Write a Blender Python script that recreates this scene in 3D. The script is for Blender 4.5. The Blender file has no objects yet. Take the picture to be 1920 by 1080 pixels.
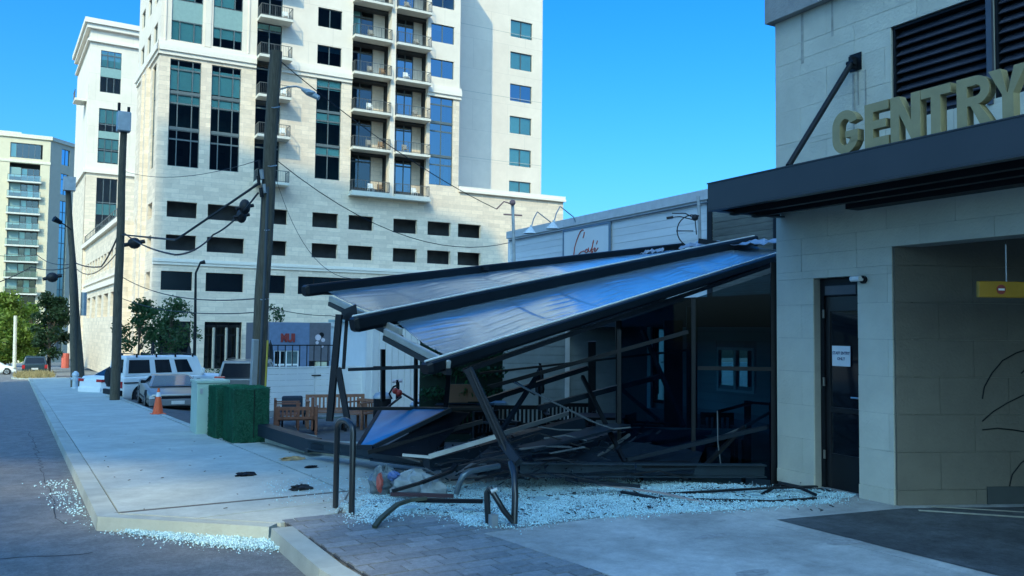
import bpy, math, random
import numpy as np
from mathutils import Vector, Matrix
random.seed(7); np.random.seed(7)
C = bpy.context.scene
COL = C.collection
R = math.radians

# ------------------------------------------------------------------ camera, sky, sun, exposure
EYE = 1.8
FOCAL_PX = 1600.0
yaw, pitch, roll = R(31.7), math.atan(82/1600), R(0.6)
fw = np.array([math.sin(yaw)*math.cos(pitch), math.cos(yaw)*math.cos(pitch), math.sin(pitch)])
r0 = np.array([math.cos(yaw), -math.sin(yaw), 0.0]); u0 = np.cross(r0, fw)
cr = r0*math.cos(roll)+u0*math.sin(roll); cu = np.cross(cr, fw)
O = np.array([0, 0, EYE])
cam_d = bpy.data.cameras.new('camera'); cam = bpy.data.objects.new('camera', cam_d); COL.objects.link(cam)
cam_d.sensor_width = 36; cam_d.lens = 36*FOCAL_PX/1920; cam_d.clip_start = 0.1; cam_d.clip_end = 3000
m = Matrix.Identity(4)
for i in range(3):
    m[i][0] = cr[i]; m[i][1] = cu[i]; m[i][2] = -fw[i]; m[i][3] = O[i]
cam.matrix_world = m
C.camera = cam

SUN_AZ, SUN_EL = 225.0, 38.0
SKY_SAT, SKY_TINT = 1.45, (.60, 1.17, 1.5, 1)
w = bpy.data.worlds.new('World'); C.world = w; w.use_nodes = True
nt = w.node_tree; nt.nodes.clear()
sky = nt.nodes.new('ShaderNodeTexSky'); sky.sky_type = 'NISHITA'; sky.sun_disc = False
sky.sun_elevation = R(SUN_EL); sky.sun_rotation = R(SUN_AZ); sky.altitude = 300
sky.air_density = 1.0; sky.dust_density = 5.5; sky.ozone_density = 3.5
mixc = nt.nodes.new('ShaderNodeMix'); mixc.data_type = 'RGBA'; mixc.blend_type = 'MULTIPLY'
mixc.inputs[0].default_value = 1.0; mixc.inputs[7].default_value = SKY_TINT
bg = nt.nodes.new('ShaderNodeBackground'); bg.inputs[1].default_value = 0.15
wo = nt.nodes.new('ShaderNodeOutputWorld')
hs = nt.nodes.new('ShaderNodeHueSaturation'); hs.inputs['Saturation'].default_value = SKY_SAT
nt.links.new(sky.outputs[0], hs.inputs['Color']); nt.links.new(hs.outputs[0], mixc.inputs[6]); nt.links.new(mixc.outputs[2], bg.inputs[0]); nt.links.new(bg.outputs[0], wo.inputs[0])

sl = bpy.data.lights.new('sun', 'SUN'); sl.energy = 2.0; sl.angle = R(0.55); sl.color = (1.0, 0.88, 0.50)
so = bpy.data.objects.new('sun', sl); COL.objects.link(so)
sd = Vector((math.sin(R(SUN_AZ))*math.cos(R(SUN_EL)), math.cos(R(SUN_AZ))*math.cos(R(SUN_EL)), math.sin(R(SUN_EL))))
so.rotation_euler = sd.to_track_quat('Z', 'Y').to_euler()
so.location = (-20, -20, 60)
C.view_settings.view_transform = 'Standard'; C.view_settings.look = 'None'
C.view_settings.gamma = 1.0; C.view_settings.exposure = 0.75
C.view_settings.use_curve_mapping = False
try:
    C.cycles.max_bounces = 8; C.cycles.transparent_max_bounces = 16; C.cycles.caustics_reflective = False
    C.cycles.caustics_refractive = False
except Exception: pass

# ------------------------------------------------------------------ survey helpers (points of the real place from measured bearings and distances)
def ray(px, py): return fw+cr*(px-960)/FOCAL_PX-cu*(py-540)/FOCAL_PX
def at(px, py, d): return O+ray(px, py)*d
def ony(px, py, Y):
    d = ray(px, py); return O+d*Y/d[1]
def gz(y):
    if y < 7: return 0.0
    if y < 11: return -0.032*(y-7)**2/8.0
    return -0.032*(y-9)
def gnd(px, py, dz=0.0):
    z = 0.0; d = ray(px, py)
    for _ in range(50):
        p = O+d*(z-EYE)/d[2]; z = .5*z+.5*(gz(p[1])+dz)
    return p

# ------------------------------------------------------------------ materials
MATS = {}
def mat(name, col, rough=0.7, metal=0.0, var=0.12, scale=4.0, bump=0.0, bscale=40.0, rnd=0.0, stain=0.0, spec=0.5, coat=0.0, aniso=None, nr=.6):
    if name in MATS: return MATS[name]
    M = bpy.data.materials.new(name); M.use_nodes = True; t = M.node_tree; n = t.nodes; l = t.links
    b = n['Principled BSDF']; b.inputs['Roughness'].default_value = rough; b.inputs['Metallic'].default_value = metal
    b.inputs['Specular IOR Level'].default_value = spec; b.inputs['Coat Weight'].default_value = coat
    tc = n.new('ShaderNodeNewGeometry')
    mp = n.new('ShaderNodeMapping'); mp.vector_type = 'POINT'
    if aniso: mp.inputs['Scale'].default_value = aniso
    l.new(tc.outputs['Position'], mp.inputs[0])
    no = n.new('ShaderNodeTexNoise'); no.inputs['Scale'].default_value = scale; no.inputs['Detail'].default_value = 6; no.inputs['Roughness'].default_value = nr
    l.new(mp.outputs[0], no.inputs['Vector'])
    rp = n.new('ShaderNodeMapRange'); rp.inputs[1].default_value = 0.3; rp.inputs[2].default_value = 0.7
    rp.inputs[3].default_value = 1-var; rp.inputs[4].default_value = 1+var
    l.new(no.outputs[0], rp.inputs[0])
    val = rp.outputs[0]
    if rnd:
        oi = n.new('ShaderNodeObjectInfo'); r2 = n.new('ShaderNodeMapRange'); r2.inputs[3].default_value = 1-rnd; r2.inputs[4].default_value = 1+rnd
        l.new(oi.outputs['Random'], r2.inputs[0]); mu = n.new('ShaderNodeMath'); mu.operation = 'MULTIPLY'
        l.new(val, mu.inputs[0]); l.new(r2.outputs[0], mu.inputs[1]); val = mu.outputs[0]
    if stain:
        n2 = n.new('ShaderNodeTexNoise'); n2.inputs['Scale'].default_value = scale*0.22; n2.inputs['Detail'].default_value = 8
        l.new(mp.outputs[0], n2.inputs['Vector'])
        r3 = n.new('ShaderNodeMapRange'); r3.inputs[1].default_value = 0.42; r3.inputs[2].default_value = 0.62; r3.inputs[3].default_value = 1-stain; r3.inputs[4].default_value = 1.0
        l.new(n2.outputs[0], r3.inputs[0]); mu = n.new('ShaderNodeMath'); mu.operation = 'MULTIPLY'
        l.new(val, mu.inputs[0]); l.new(r3.outputs[0], mu.inputs[1]); val = mu.outputs[0]
    vm = n.new('ShaderNodeVectorMath'); vm.operation = 'SCALE'; vm.inputs[0].default_value = col[:3]
    l.new(val, vm.inputs['Scale']); l.new(vm.outputs[0], b.inputs['Base Color'])
    if bump:
        n3 = n.new('ShaderNodeTexNoise'); n3.inputs['Scale'].default_value = bscale; n3.inputs['Detail'].default_value = 5
        l.new(mp.outputs[0], n3.inputs['Vector'])
        bp = n.new('ShaderNodeBump'); bp.inputs['Strength'].default_value = bump; bp.inputs['Distance'].default_value = 0.02
        l.new(n3.outputs[0], bp.inputs['Height']); l.new(bp.outputs[0], b.inputs['Normal'])
    M.diffuse_color = (*col[:3], 1)
    MATS[name] = M; return M
def glass(name, tint, refl=0.18, rough=0.01, rcol=(1, 1, 1), top=.95):
    if name in MATS: return MATS[name]
    M = bpy.data.materials.new(name); M.use_nodes = True; t = M.node_tree; n = t.nodes; l = t.links; n.clear()
    o = n.new('ShaderNodeOutputMaterial'); tr = n.new('ShaderNodeBsdfTransparent'); tr.inputs[0].default_value = (*tint, 1)
    g = n.new('ShaderNodeBsdfGlossy'); g.inputs['Roughness'].default_value = rough; g.inputs['Color'].default_value = (*rcol, 1)
    lw = n.new('ShaderNodeLayerWeight'); lw.inputs[0].default_value = 0.35
    mr = n.new('ShaderNodeMapRange'); mr.inputs[3].default_value = refl; mr.inputs[4].default_value = top
    l.new(lw.outputs['Fresnel'], mr.inputs[0])
    mx = n.new('ShaderNodeMixShader'); l.new(mr.outputs[0], mx.inputs[0]); l.new(tr.outputs[0], mx.inputs[1]); l.new(g.outputs[0], mx.inputs[2])
    l.new(mx.outputs[0], o.inputs[0]); MATS[name] = M; return M

asphalt = mat('asphalt', (.22, .225, .225), .9, var=.42, scale=22, nr=.92, bump=.7, bscale=140, stain=.22)
asphalt_lot = mat('asphalt_lot', (.12, .12, .12), .9, var=.18, scale=5, bump=.4, bscale=90, stain=.3)
concrete = mat('sidewalk_concrete', (.48, .515, .46), .85, var=.16, scale=6, nr=.85, bump=.25, bscale=60, rnd=.04, stain=.14)
kerbm = mat('kerb_concrete', (.46, .49, .43), .85, var=.12, scale=4, bump=.3, bscale=50, rnd=.06, stain=.2)
apronm = mat('apron_concrete', (.48, .48, .455), .8, var=.26, scale=5, nr=.85, bump=.25, bscale=60, stain=.30)
paverm = mat('paver', (.225, .24, .25), .85, var=.32, scale=16, nr=.85, bump=.5, bscale=70, rnd=.2)
darkfloor = mat('dark_floor', (.085, .095, .10), .7, var=.6, scale=5, nr=.85, stain=.4, bump=.2)
yellowline = mat('line_paint', (.5, .47, .36), .7, var=.2, scale=10)
soil = mat('dry_soil', (.2, .15, .09), .95, var=.3, scale=6, bump=.6)
block = mat('painted_block', (.63, .60, .49), .8, var=.07, scale=3, bump=.35, bscale=35, rnd=.035, stain=.10)
mortar = mat('mortar', (.3, .3, .27), .9)
coping = mat('coping_stone', (.34, .33, .31), .8, rnd=.05, stain=.3, bump=.3)
blackm = mat('black_metal', (.006, .008, .011), .5, var=.2, spec=.25)
darkm = mat('dark_bronze_metal', (.012, .015, .02), .45, var=.2, spec=.3)
canopym = mat('canopy_metal', (.035, .034, .036), .38, var=.12, scale=1.5)
goldm = mat('tan_letter_metal', (.33, .27, .135), .6, var=.1, scale=6, bump=.1)
steel = mat('brushed_steel', (.55, .55, .53), .3, metal=1, var=.1)
fadedsteel = mat('galvanised_steel', (.42, .44, .45), .45, metal=.6, var=.15)
stucco = mat('cream_stucco', (.76, .67, .58), .9, var=.03, scale=1.5, bump=.1, bscale=20, stain=.05)
stone = mat('travertine_cladding', (.76, .64, .53), .85, var=.07, scale=3.5, bump=.25, bscale=9, stain=.05, aniso=(1, 1, 1.6))
band = mat('cornice_stucco', (.77, .70, .62), .85, var=.03)
greyst = mat('greyed_stucco', (.66, .65, .62), .9, var=.03)
frameM = mat('window_frame_metal', (.10, .13, .14), .4)
spandrel = mat('spandrel_green', (.22, .34, .33), .35, var=.08)
def add_bricks(M, bw, bh, dark=.82, tint=.10, mort=.012):
    t = M.node_tree; n = t.nodes; l = t.links; b = n['Principled BSDF']; src = b.inputs['Base Color'].links[0].from_socket
    g = n.new('ShaderNodeNewGeometry'); sp = n.new('ShaderNodeSeparateXYZ'); l.new(g.outputs['Position'], sp.inputs[0])
    ad = n.new('ShaderNodeMath'); ad.operation = 'ADD'; l.new(sp.outputs[0], ad.inputs[0]); l.new(sp.outputs[1], ad.inputs[1])
    cb = n.new('ShaderNodeCombineXYZ'); l.new(ad.outputs[0], cb.inputs[0]); l.new(sp.outputs[2], cb.inputs[1])
    br = n.new('ShaderNodeTexBrick'); br.inputs['Scale'].default_value = 1; br.inputs['Brick Width'].default_value = bw; br.inputs['Row Height'].default_value = bh; br.inputs['Mortar Size'].default_value = mort
    br.inputs['Color1'].default_value = (1+tint*.4, 1+tint*.3, 1, 1); br.inputs['Color2'].default_value = (1-tint, 1-tint*1.1, 1-tint*1.3, 1); br.inputs['Mortar'].default_value = (dark, dark, dark, 1)
    l.new(cb.outputs[0], br.inputs['Vector'])
    mx = n.new('ShaderNodeMix'); mx.data_type = 'RGBA'; mx.blend_type = 'MULTIPLY'; mx.inputs[0].default_value = 1
    l.new(src, mx.inputs[6]); l.new(br.outputs[0], mx.inputs[7]); l.new(mx.outputs[2], b.inputs['Base Color'])
add_bricks(stone, 1.3, .42, .80, .14, .018); add_bricks(stucco, 4.6, 3.72, .88, .02, .03)
blind = mat('window_blind', (.75, .85, .82), .8, var=.05, rnd=.12)
interior = mat('dark_interior', (.03, .035, .04), .9, var=.4, scale=.8)
garagein = mat('garage_interior', (.10, .11, .125), .9, var=.3, scale=.6)
teal = glass('teal_glass', (.66, 1.0, .97), .08)
blueg = glass('blue_glass', (.10, .25, .42), .30, rcol=(.75, .9, 1))
darkg = glass('dark_glass', (.10, .20, .27), .06)
smoke = glass('smoked_glass', (.26, .46, .53), .012, rcol=(.25, .28, .5), top=.05)
slab = mat('balcony_concrete', (.62, .60, .54), .85, var=.06)
wood_old = mat('pole_wood', (.10, .085, .06), .9, var=.35, scale=14, bump=.7, bscale=25, aniso=(3, 3, .25))
wood_red = mat('bench_teak', (.22, .085, .05), .6, var=.2, scale=12, rnd=.1)
wood_lt = mat('light_teak', (.27, .13, .08), .6, var=.2, scale=12, rnd=.1)
ltgreen = mat('cabinet_paint', (.42, .56, .46), .5, var=.05, coat=.2)
rubber = mat('rubber', (.012, .012, .013), .85)
whitep = mat('white_paint', (.78, .79, .78), .5, var=.03)
sidingm = mat('white_siding', (.66, .69, .70), .65, var=.05, rnd=.04, stain=.08, aniso=(.4, .4, 3))
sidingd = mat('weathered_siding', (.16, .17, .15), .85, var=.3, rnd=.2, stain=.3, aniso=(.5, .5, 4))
cord = mat('cable_black', (.01, .01, .012), .6)

# ------------------------------------------------------------------ mesh builder
BASE = {}          # object name -> 4x4 numpy matrix of its frame in the world
def frame(loc=(0, 0, 0), rz=0.0):
    c, s = math.cos(rz), math.sin(rz)
    return np.array([[c, -s, 0, loc[0]], [s, c, 0, loc[1]], [0, 0, 1, loc[2]], [0, 0, 0, 1.0]])
def basis(d, up=(0, 0, 1)):
    d = np.array(d, float); d /= np.linalg.norm(d); up = np.array(up, float)
    if abs(d@up) > .98: up = np.array([1.0, 0, 0])
    s = np.cross(d, up); s /= np.linalg.norm(s); t = np.cross(s, d)
    return d, s, t
class MB:
    def __init__(self): self.v = []; self.f = []
    def add(self, vs, fs):
        k = len(self.v); self.v += [tuple(map(float, p)) for p in vs]; self.f += [tuple(i+k for i in f) for f in fs]; return self
    def box(self, x0, x1, y0, y1, z0, z1):
        return self.add([(x0, y0, z0), (x1, y0, z0), (x1, y1, z0), (x0, y1, z0), (x0, y0, z1), (x1, y0, z1), (x1, y1, z1), (x0, y1, z1)],
                        [(0, 3, 2, 1), (4, 5, 6, 7), (0, 1, 5, 4), (1, 2, 6, 5), (2, 3, 7, 6), (3, 0, 4, 7)])
    def hexa(self, p):  # 8 points, bottom ring then top ring
        return self.add(p, [(0, 3, 2, 1), (4, 5, 6, 7), (0, 1, 5, 4), (1, 2, 6, 5), (2, 3, 7, 6), (3, 0, 4, 7)])
    def bar(self, p, q, w, h, up=(0, 0, 1)):
        p = np.array(p, float); q = np.array(q, float); d, s, t = basis(q-p, up)
        c = [(-1, -1), (1, -1), (1, 1), (-1, 1)]
        return self.add([e+s*a*w/2+t*b*h/2 for e in (p, q) for a, b in c], [(3, 2, 1, 0), (4, 5, 6, 7), (0, 1, 5, 4), (1, 2, 6, 5), (2, 3, 7, 6), (3, 0, 4, 7)])
    def tube(self, pts, r, n=8, cap=True):
        pts = [np.array(p, float) for p in pts]; rs = r if isinstance(r, (list, tuple)) else [r]*len(pts)
        k = len(self.v); prev = None
        for i, p in enumerate(pts):
            d = pts[min(i+1, len(pts)-1)]-pts[max(i-1, 0)]
            d = d/(np.linalg.norm(d)+1e-9)
            if prev is None: _, s, t = basis(d)
            else:
                s = prev-d*(prev@d); s /= np.linalg.norm(s)+1e-9; t = np.cross(s, d)
            prev = s
            for j in range(n):
                a = 2*math.pi*j/n; self.v.append(tuple(p+(s*math.cos(a)+t*math.sin(a))*rs[i]))
        for i in range(len(pts)-1):
            for j in range(n):
                a = k+i*n+j; b = k+i*n+(j+1) % n; self.f.append((a, b, b+n, a+n))
        if cap:
            self.f.append(tuple(k+j for j in range(n))[::-1]); self.f.append(tuple(k+(len(pts)-1)*n+j for j in range(n)))
        return self
    def poly(self, pts2, z0, z1, place=None):  # prism from 2D outline; place maps (x,y,z)
        n = len(pts2); P = place or (lambda x, y, z: (x, y, z))
        vs = [P(x, y, z0) for x, y in pts2]+[P(x, y, z1) for x, y in pts2]
        return self.add(vs, [tuple(range(n))[::-1], tuple(range(n, 2*n))]+[(i, (i+1) % n, (i+1) % n+n, i+n) for i in range(n)])
    def ball(self, c, r, n=10, sz=1.0):
        c = np.array(c, float); vs = []; fs = []; mrow = n//2
        for i in range(mrow+1):
            ph = math.pi*i/mrow
            for j in range(n):
                a = 2*math.pi*j/n; vs.append(c+np.array([math.sin(ph)*math.cos(a)*r, math.sin(ph)*math.sin(a)*r, math.cos(ph)*r*sz]))
        for i in range(mrow):
            for j in range(n): fs.append((i*n+j, (i+1)*n+j, (i+1)*n+(j+1) % n, i*n+(j+1) % n))
        return self.add(vs, fs)
    def mesh(self, name, mt, smooth=False, M=None):
        me = bpy.data.meshes.new(name); v = np.array(self.v)
        if M is not None: v = (np.c_[v, np.ones(len(v))]@np.linalg.inv(M).T)[:, :3]
        me.from_pydata(v.tolist(), [], self.f)
        if mt: me.materials.append(mt)
        if smooth:
            for p in me.polygons: p.use_smooth = True
            try: me.set_sharp_from_angle(angle=R(40))
            except Exception: pass
        me.update(); return me
    def build(self, name, mt, parent=None, world=False, smooth=False, bevel=0.0):
        M = BASE[parent.name] if (parent is not None and world) else None
        o = bpy.data.objects.new(name, self.mesh(name, mt, smooth, M)); COL.objects.link(o)
        if parent is not None:
            o.parent = parent; BASE[o.name] = BASE[parent.name]
        else: BASE[o.name] = np.eye(4)
        if bevel:
            bm = o.modifiers.new('bevel', 'BEVEL'); bm.width = bevel; bm.segments = 2; bm.limit_method = 'ANGLE'; bm.angle_limit = R(40)
        return o
def tag(o, label, cat, group=None, kind=None):
    if label: o['label'] = label
    if cat: o['category'] = cat
    if group: o['group'] = group
    if kind: o['kind'] = kind
    return o
def thing(name, label, cat, loc=(0, 0, 0), rz=0.0, group=None):
    o = bpy.data.objects.new(name, None); COL.objects.link(o); o.location = loc; o.rotation_euler = (0, 0, rz)
    o.empty_display_size = .3
    BASE[o.name] = frame(loc, rz); return tag(o, label, cat, group)
def solo(mb, name, mt, label, cat, base=None, group=None, kind=None, smooth=False, bevel=0.0):
    """one-mesh top-level thing, authored in world coordinates, origin moved to its base"""
    v = np.array(mb.v)
    if base is None: base = (float(v[:, 0].mean()), float(v[:, 1].mean()), float(v[:, 2].min()))
    F = frame(base); o = bpy.data.objects.new(name, mb.mesh(name, mt, smooth, F)); COL.objects.link(o); o.location = base
    BASE[o.name] = F
    if bevel:
        bm = o.modifiers.new('bevel', 'BEVEL'); bm.width = bevel; bm.segments = 2; bm.limit_method = 'ANGLE'; bm.angle_limit = R(40)
    return tag(o, label, cat, group, kind)
def struct(mb, name, mt, smooth=False):
    o = mb.build(name, mt, smooth=smooth); o['kind'] = 'structure'; return o
def inst(name, mesh, parent, loc=(0, 0, 0), scale=(1, 1, 1), rz=0.0):
    o = bpy.data.objects.new(name, mesh); COL.objects.link(o); o.parent = parent; o.location = loc; o.scale = scale; o.rotation_euler = (0, 0, rz)
    if parent is not None: BASE[o.name] = BASE[parent.name]
    return o
_unit = {}
def unit_piece(mt):
    """unit cuboid with chamfered edges, shared by all alike pieces"""
    if mt.name in _unit: return _unit[mt.name]
    b = MB(); e = .012
    vs = []
    for z, k in ((0, e), (e, 0), (1-e, 0), (1, e)):
        vs += [(k, k, z), (1-k, k, z), (1-k, 1-k, z), (k, 1-k, z)]
    fs = [(3, 2, 1, 0), (12, 13, 14, 15)]
    for r_ in range(3):
        for j in range(4): fs.append((r_*4+j, r_*4+(j+1) % 4, r_*4+4+(j+1) % 4, r_*4+4+j))
    b.add(vs, fs); _unit[mt.name] = b.mesh('piece_'+mt.name, mt); return _unit[mt.name]
def copy_tree(o, parent=None, loc=None, rz=None, label=None):
    c = o.copy(); COL.objects.link(c)
    if parent is not None: c.parent = parent
    if loc is not None: c.location = loc
    if rz is not None: c.rotation_euler = (0, 0, rz)
    if label: c['label'] = label
    BASE[c.name] = BASE[o.name]
    for ch in list(o.children): copy_tree(ch, c)
    return c
def wallmesh(a0, a1, z0, z1, holes, d0, d1, place):
    """wall a0..a1 by z0..z1 with rectangular holes, faces at depth d0 (front) and d1 (back)"""
    xs = sorted({a0, a1, *[h[0] for h in holes], *[h[1] for h in holes]}); xs = [x for x in xs if a0 <= x <= a1]
    zs = sorted({z0, z1, *[h[2] for h in holes], *[h[3] for h in holes]}); zs = [z for z in zs if z0 <= z <= z1]
    def solid(i, j):
        if i < 0 or j < 0 or i >= len(xs)-1 or j >= len(zs)-1: return False
        cx = (xs[i]+xs[i+1])/2; cz = (zs[j]+zs[j+1])/2
        return not any(h[0] < cx < h[1] and h[2] < cz < h[3] for h in holes)
    b = MB()
    def q(*p): b.add([place(*c) for c in p], [(0, 1, 2, 3)])
    for i in range(len(xs)-1):
        for j in range(len(zs)-1):
            if not solid(i, j): continue
            x0, x1, y0, y1 = xs[i], xs[i+1], zs[j], zs[j+1]
            q((x0, y0, d0), (x1, y0, d0), (x1, y1, d0), (x0, y1, d0)); q((x0, y0, d1), (x0, y1, d1), (x1, y1, d1), (x1, y0, d1))
            if not solid(i-1, j): q((x0, y0, d0), (x0, y1, d0), (x0, y1, d1), (x0, y0, d1))
            if not solid(i+1, j): q((x1, y0, d0), (x1, y0, d1), (x1, y1, d1), (x1, y1, d0))
            if not solid(i, j-1): q((x0, y0, d0), (x0, y0, d1), (x1, y0, d1), (x1, y0, d0))
            if not solid(i, j+1): q((x0, y1, d0), (x1, y1, d0), (x1, y1, d1), (x0, y1, d1))
    return b
def text_piece(name, body, size, origin, right, up, depth, mt, parent, align='CENTER', world=False, squeeze=1.0, bold=0.0):
    cu_ = bpy.data.curves.new(name, 'FONT'); cu_.body = body; cu_.size = size; cu_.extrude = depth; cu_.align_x = align; cu_.align_y = 'CENTER'; cu_.offset = bold; cu_.resolution_u = 3
    cu_.space_line = 1.0
    to = bpy.data.objects.new(name, cu_); COL.objects.link(to)
    dg = bpy.context.evaluated_depsgraph_get(); me = bpy.data.meshes.new_from_object(to.evaluated_get(dg)); bpy.data.objects.remove(to)
    right = np.array(right, float); up = np.array(up, float); nn = np.cross(right, up); og = np.array(origin, float)
    b = MB(); b.v = [tuple(og+right*v.co.x*squeeze+up*v.co.y+nn*v.co.z) for v in me.vertices]; b.f = [tuple(p.vertices) for p in me.polygons]
    bpy.data.meshes.remove(me)
    return b.build(name, mt, parent, world=world)
# ------------------------------------------------------------------ ground, road, kerbs, pavement
def kx(y): return 0.98+0.031*(y-9.1)          # outer face of the kerb
def swr(y): return 3.62+0.031*(y-12)          # right edge of the pavement
def strip(xl, xr, ys, dz, nx=1, zf=gz):
    b = MB()
    for i in range(len(ys)-1):
        for j in range(nx):
            def P(y, k):
                x = xl(y)+(xr(y)-xl(y))*k/nx; return (x, y, zf(y)+dz)
            b.add([P(ys[i], j), P(ys[i], j+1), P(ys[i+1], j+1), P(ys[i+1], j)], [(0, 1, 2, 3)])
    return b
_gz = gz
def gz(y): return _gz(min(y, 170.0))
FY = [-150, -60, -20, -8, 0, 4, 7, 8, 9, 10, 11, 14, 20, 40, 76, 110, 170, 300, 900]
struct(strip(lambda y: -500, lambda y: 700, FY, -.22, 1), 'terrain', mat('terrain_soil', (.16, .15, .12), .95, var=.2, scale=.3))
struct(strip(lambda y: -11.5, lambda y: 3.4 if y < 9.6 else (kx(y)+.1 if y < 77 else 12.3), [-150, -60, -20, -8, 0, 4, 7, 8, 9, 9.59, 9.6, 11, 14, 20, 40, 76, 77, 110, 170, 400], -.13, 1), 'road', asphalt)
rp = MB(); rp.add([(-3.5, 2.0, -.126), (2.0, 3.2, -.126), (2.1, 6.4, -.126), (1.3, 7.05, -.126), (-3.5, 8.3, -.126)], [(0, 1, 2, 3, 4)])
struct(rp, 'road_patch', mat('asphalt_patch', (.25, .255, .25), .9, var=.42, scale=22, nr=.92, bump=.6, bscale=140, stain=.15))
rc = MB(); rr_ = random.Random(3)
for (x0, y0, x1, y1, k) in ((-2.8, 9.0, .9, 8.2, 26), (.72, 9.6, .95, 22, 60)):
    pr_ = None
    for i in range(k+1):
        f = i/k; p = np.array([x0+(x1-x0)*f+rr_.uniform(-.04, .04), y0+(y1-y0)*f+rr_.uniform(-.04, .04), 0]); p[2] = _gz(p[1])-.1265
        if pr_ is not None: rc.bar(pr_, p, rr_.uniform(.003, .009), .002)
        pr_ = p
struct(rc, 'road_crack', mat('crack_black', (.03, .03, .03), .95))
def kerb_run(pts, wd, label_n):
    """kerbstones along a polyline (outer edge on the left), each stone its own piece"""
    root = None
    k = 0
    for (a, b_) in zip(pts[:-1], pts[1:]):
        a = np.array(a, float); b_ = np.array(b_, float); L = np.linalg.norm(b_-a); n = max(1, round(L/2.4)); d = (b_-a)/L; s = np.array([-d[1], d[0]])
        for i in range(n):
            p = a+d*(L*i/n+.006); q = a+d*(L*(i+1)/n-.006)
            m_ = MB(); zs = lambda P: gz(P[1])
            ring = [p, q, q+s*wd, p+s*wd]
            m_.hexa([(r_[0], r_[1], gz(r_[1])-.2) for r_ in ring]+[(r_[0]+(s[0]*.012 if j < 2 else 0), r_[1]+(s[1]*.012 if j < 2 else 0), gz(r_[1])+.004+random.uniform(-.002, .002)) for j, r_ in enumerate(ring)])
            o = m_.build('kerbstone', kerbm, root)
            if root is None: root = o; o.name = 'kerb'; o['kind'] = 'structure'; BASE[o.name] = np.eye(4)
    return root
kerb_run([(kx(y), y) for y in (76, 60, 45, 30, 20, 12.6, 9.15)], .2, 0)
kerb_run([(0.985, 9.14), (2.27, 7.84)], .16, 0)
kerb_run([(2.27, 7.80), (2.2, 6.3), (2.28, 4.5), (2.3, -6)], .2, 0)
# pavement slabs
base = strip(lambda y: kx(y)+.19, lambda y: swr(y), [9.3, 10, 11, 14, 20, 40, 76], -.02)
base.add([(1.15, 9.3, -.02), (2.42, 8.0, -.02), (3.9, 8.3, -.02), (3.62, 9.3, -.02)], [(0, 1, 2, 3)])
sidewalk = struct(base, 'sidewalk', mat('joint_dirt', (.13, .125, .11), .95))
def slab_piece(c4, name='paving_slab', mt=None, parent=None, th=.10, gap=.006, up=0.0):
    c4 = [np.array(c, float) for c in c4]; cc = sum(c4)/4; c4 = [c+(cc-c)/np.linalg.norm(cc-c)*gap for c in c4]
    b = MB(); b.hexa([(c[0], c[1], gz(c[1])-th) for c in c4]+[(c[0], c[1], gz(c[1])+up) for c in c4])
    return b.build(name, mt or concrete, parent or sidewalk)
ys = [9.32]; 
while ys[-1] < 74: ys.append(ys[-1]+1.52 if ys[-1] < 40 else ys[-1]+3.04)
for a, b_ in zip(ys[:-1], ys[1:]):
    slab_piece([(kx(a)+.21, a), (swr(a), a), (swr(b_), b_), (kx(b_)+.21, b_)])
slab_piece([(1.14, 9.30), (1.80, 8.60), (3.33, 8.75), (3.6, 9.30)])
slab_piece([(1.82, 8.58), (2.42, 7.98), (3.05, 8.17), (3.33, 8.73)])
# strip kerb between pavement and the car park, and the plaza slabs beside the patio
edge = [(swr(y)+.02, y) for y in (74, 60, 45, 30, 20, 15.3)]
kerb_run(edge, .15, 0)
for a, b_ in zip([9.32, 10.84, 12.36, 13.88], [10.84, 12.36, 13.88, 15.3]):
    def pr(y): return 5.75 if y < 9.5 else (5.75-(y-9.5)*.42 if y < 12.5 else 4.5)
    slab_piece([(swr(a)+.02, a), (pr(a), a), (pr(b_), b_), (swr(b_)+.02, b_)])
slab_piece([(3.1, 8.2), (5.9, 8.3), (5.75, 9.3), (3.6, 9.3)])
# block pavers on the crossing
pb = MB(); pb.add([(2.44, -3, -.012), (6.9, -3, -.012), (6.9, 8.25, -.012), (2.46, 8.0, -.012)], [(0, 1, 2, 3)])
crossing = struct(pb, 'paver_crossing', mat('joint_sand', (.06, .06, .058), .95))
pav = unit_piece(paverm)
def apron_edge(y): return 3.86 if y > 6.7 else 3.86+.10*(6.7-y)
n_ = 0
for r_ in range(-2, 42):
    y0 = 1.9+r_*.155
    if y0 > 8.05: break
    x = 2.47+(0.1 if r_ % 2 else 0.0)-.3
    while x < 6.6:
        x0, x1 = max(x, 2.46), x+.305
        lim = 6.5-(y0-6.7)*.2 if y0 > 6.66 else apron_edge(y0)
        if x1 > 2.5 and x0 < lim-.04:
            x1 = min(x1, lim)
            if x1-x0 > .05 and n_ < 620 and not (y0 > 7.2 and x0 > 5.2):
                o = inst('paver', pav, crossing, (x0+.006, y0+.006, -.06+random.uniform(-.004, .002)), (x1-x0-.012, .143, .062)); n_ += 1
                if n_ > 296:
                    pass
        x += .305
print('pavers', n_)
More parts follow.
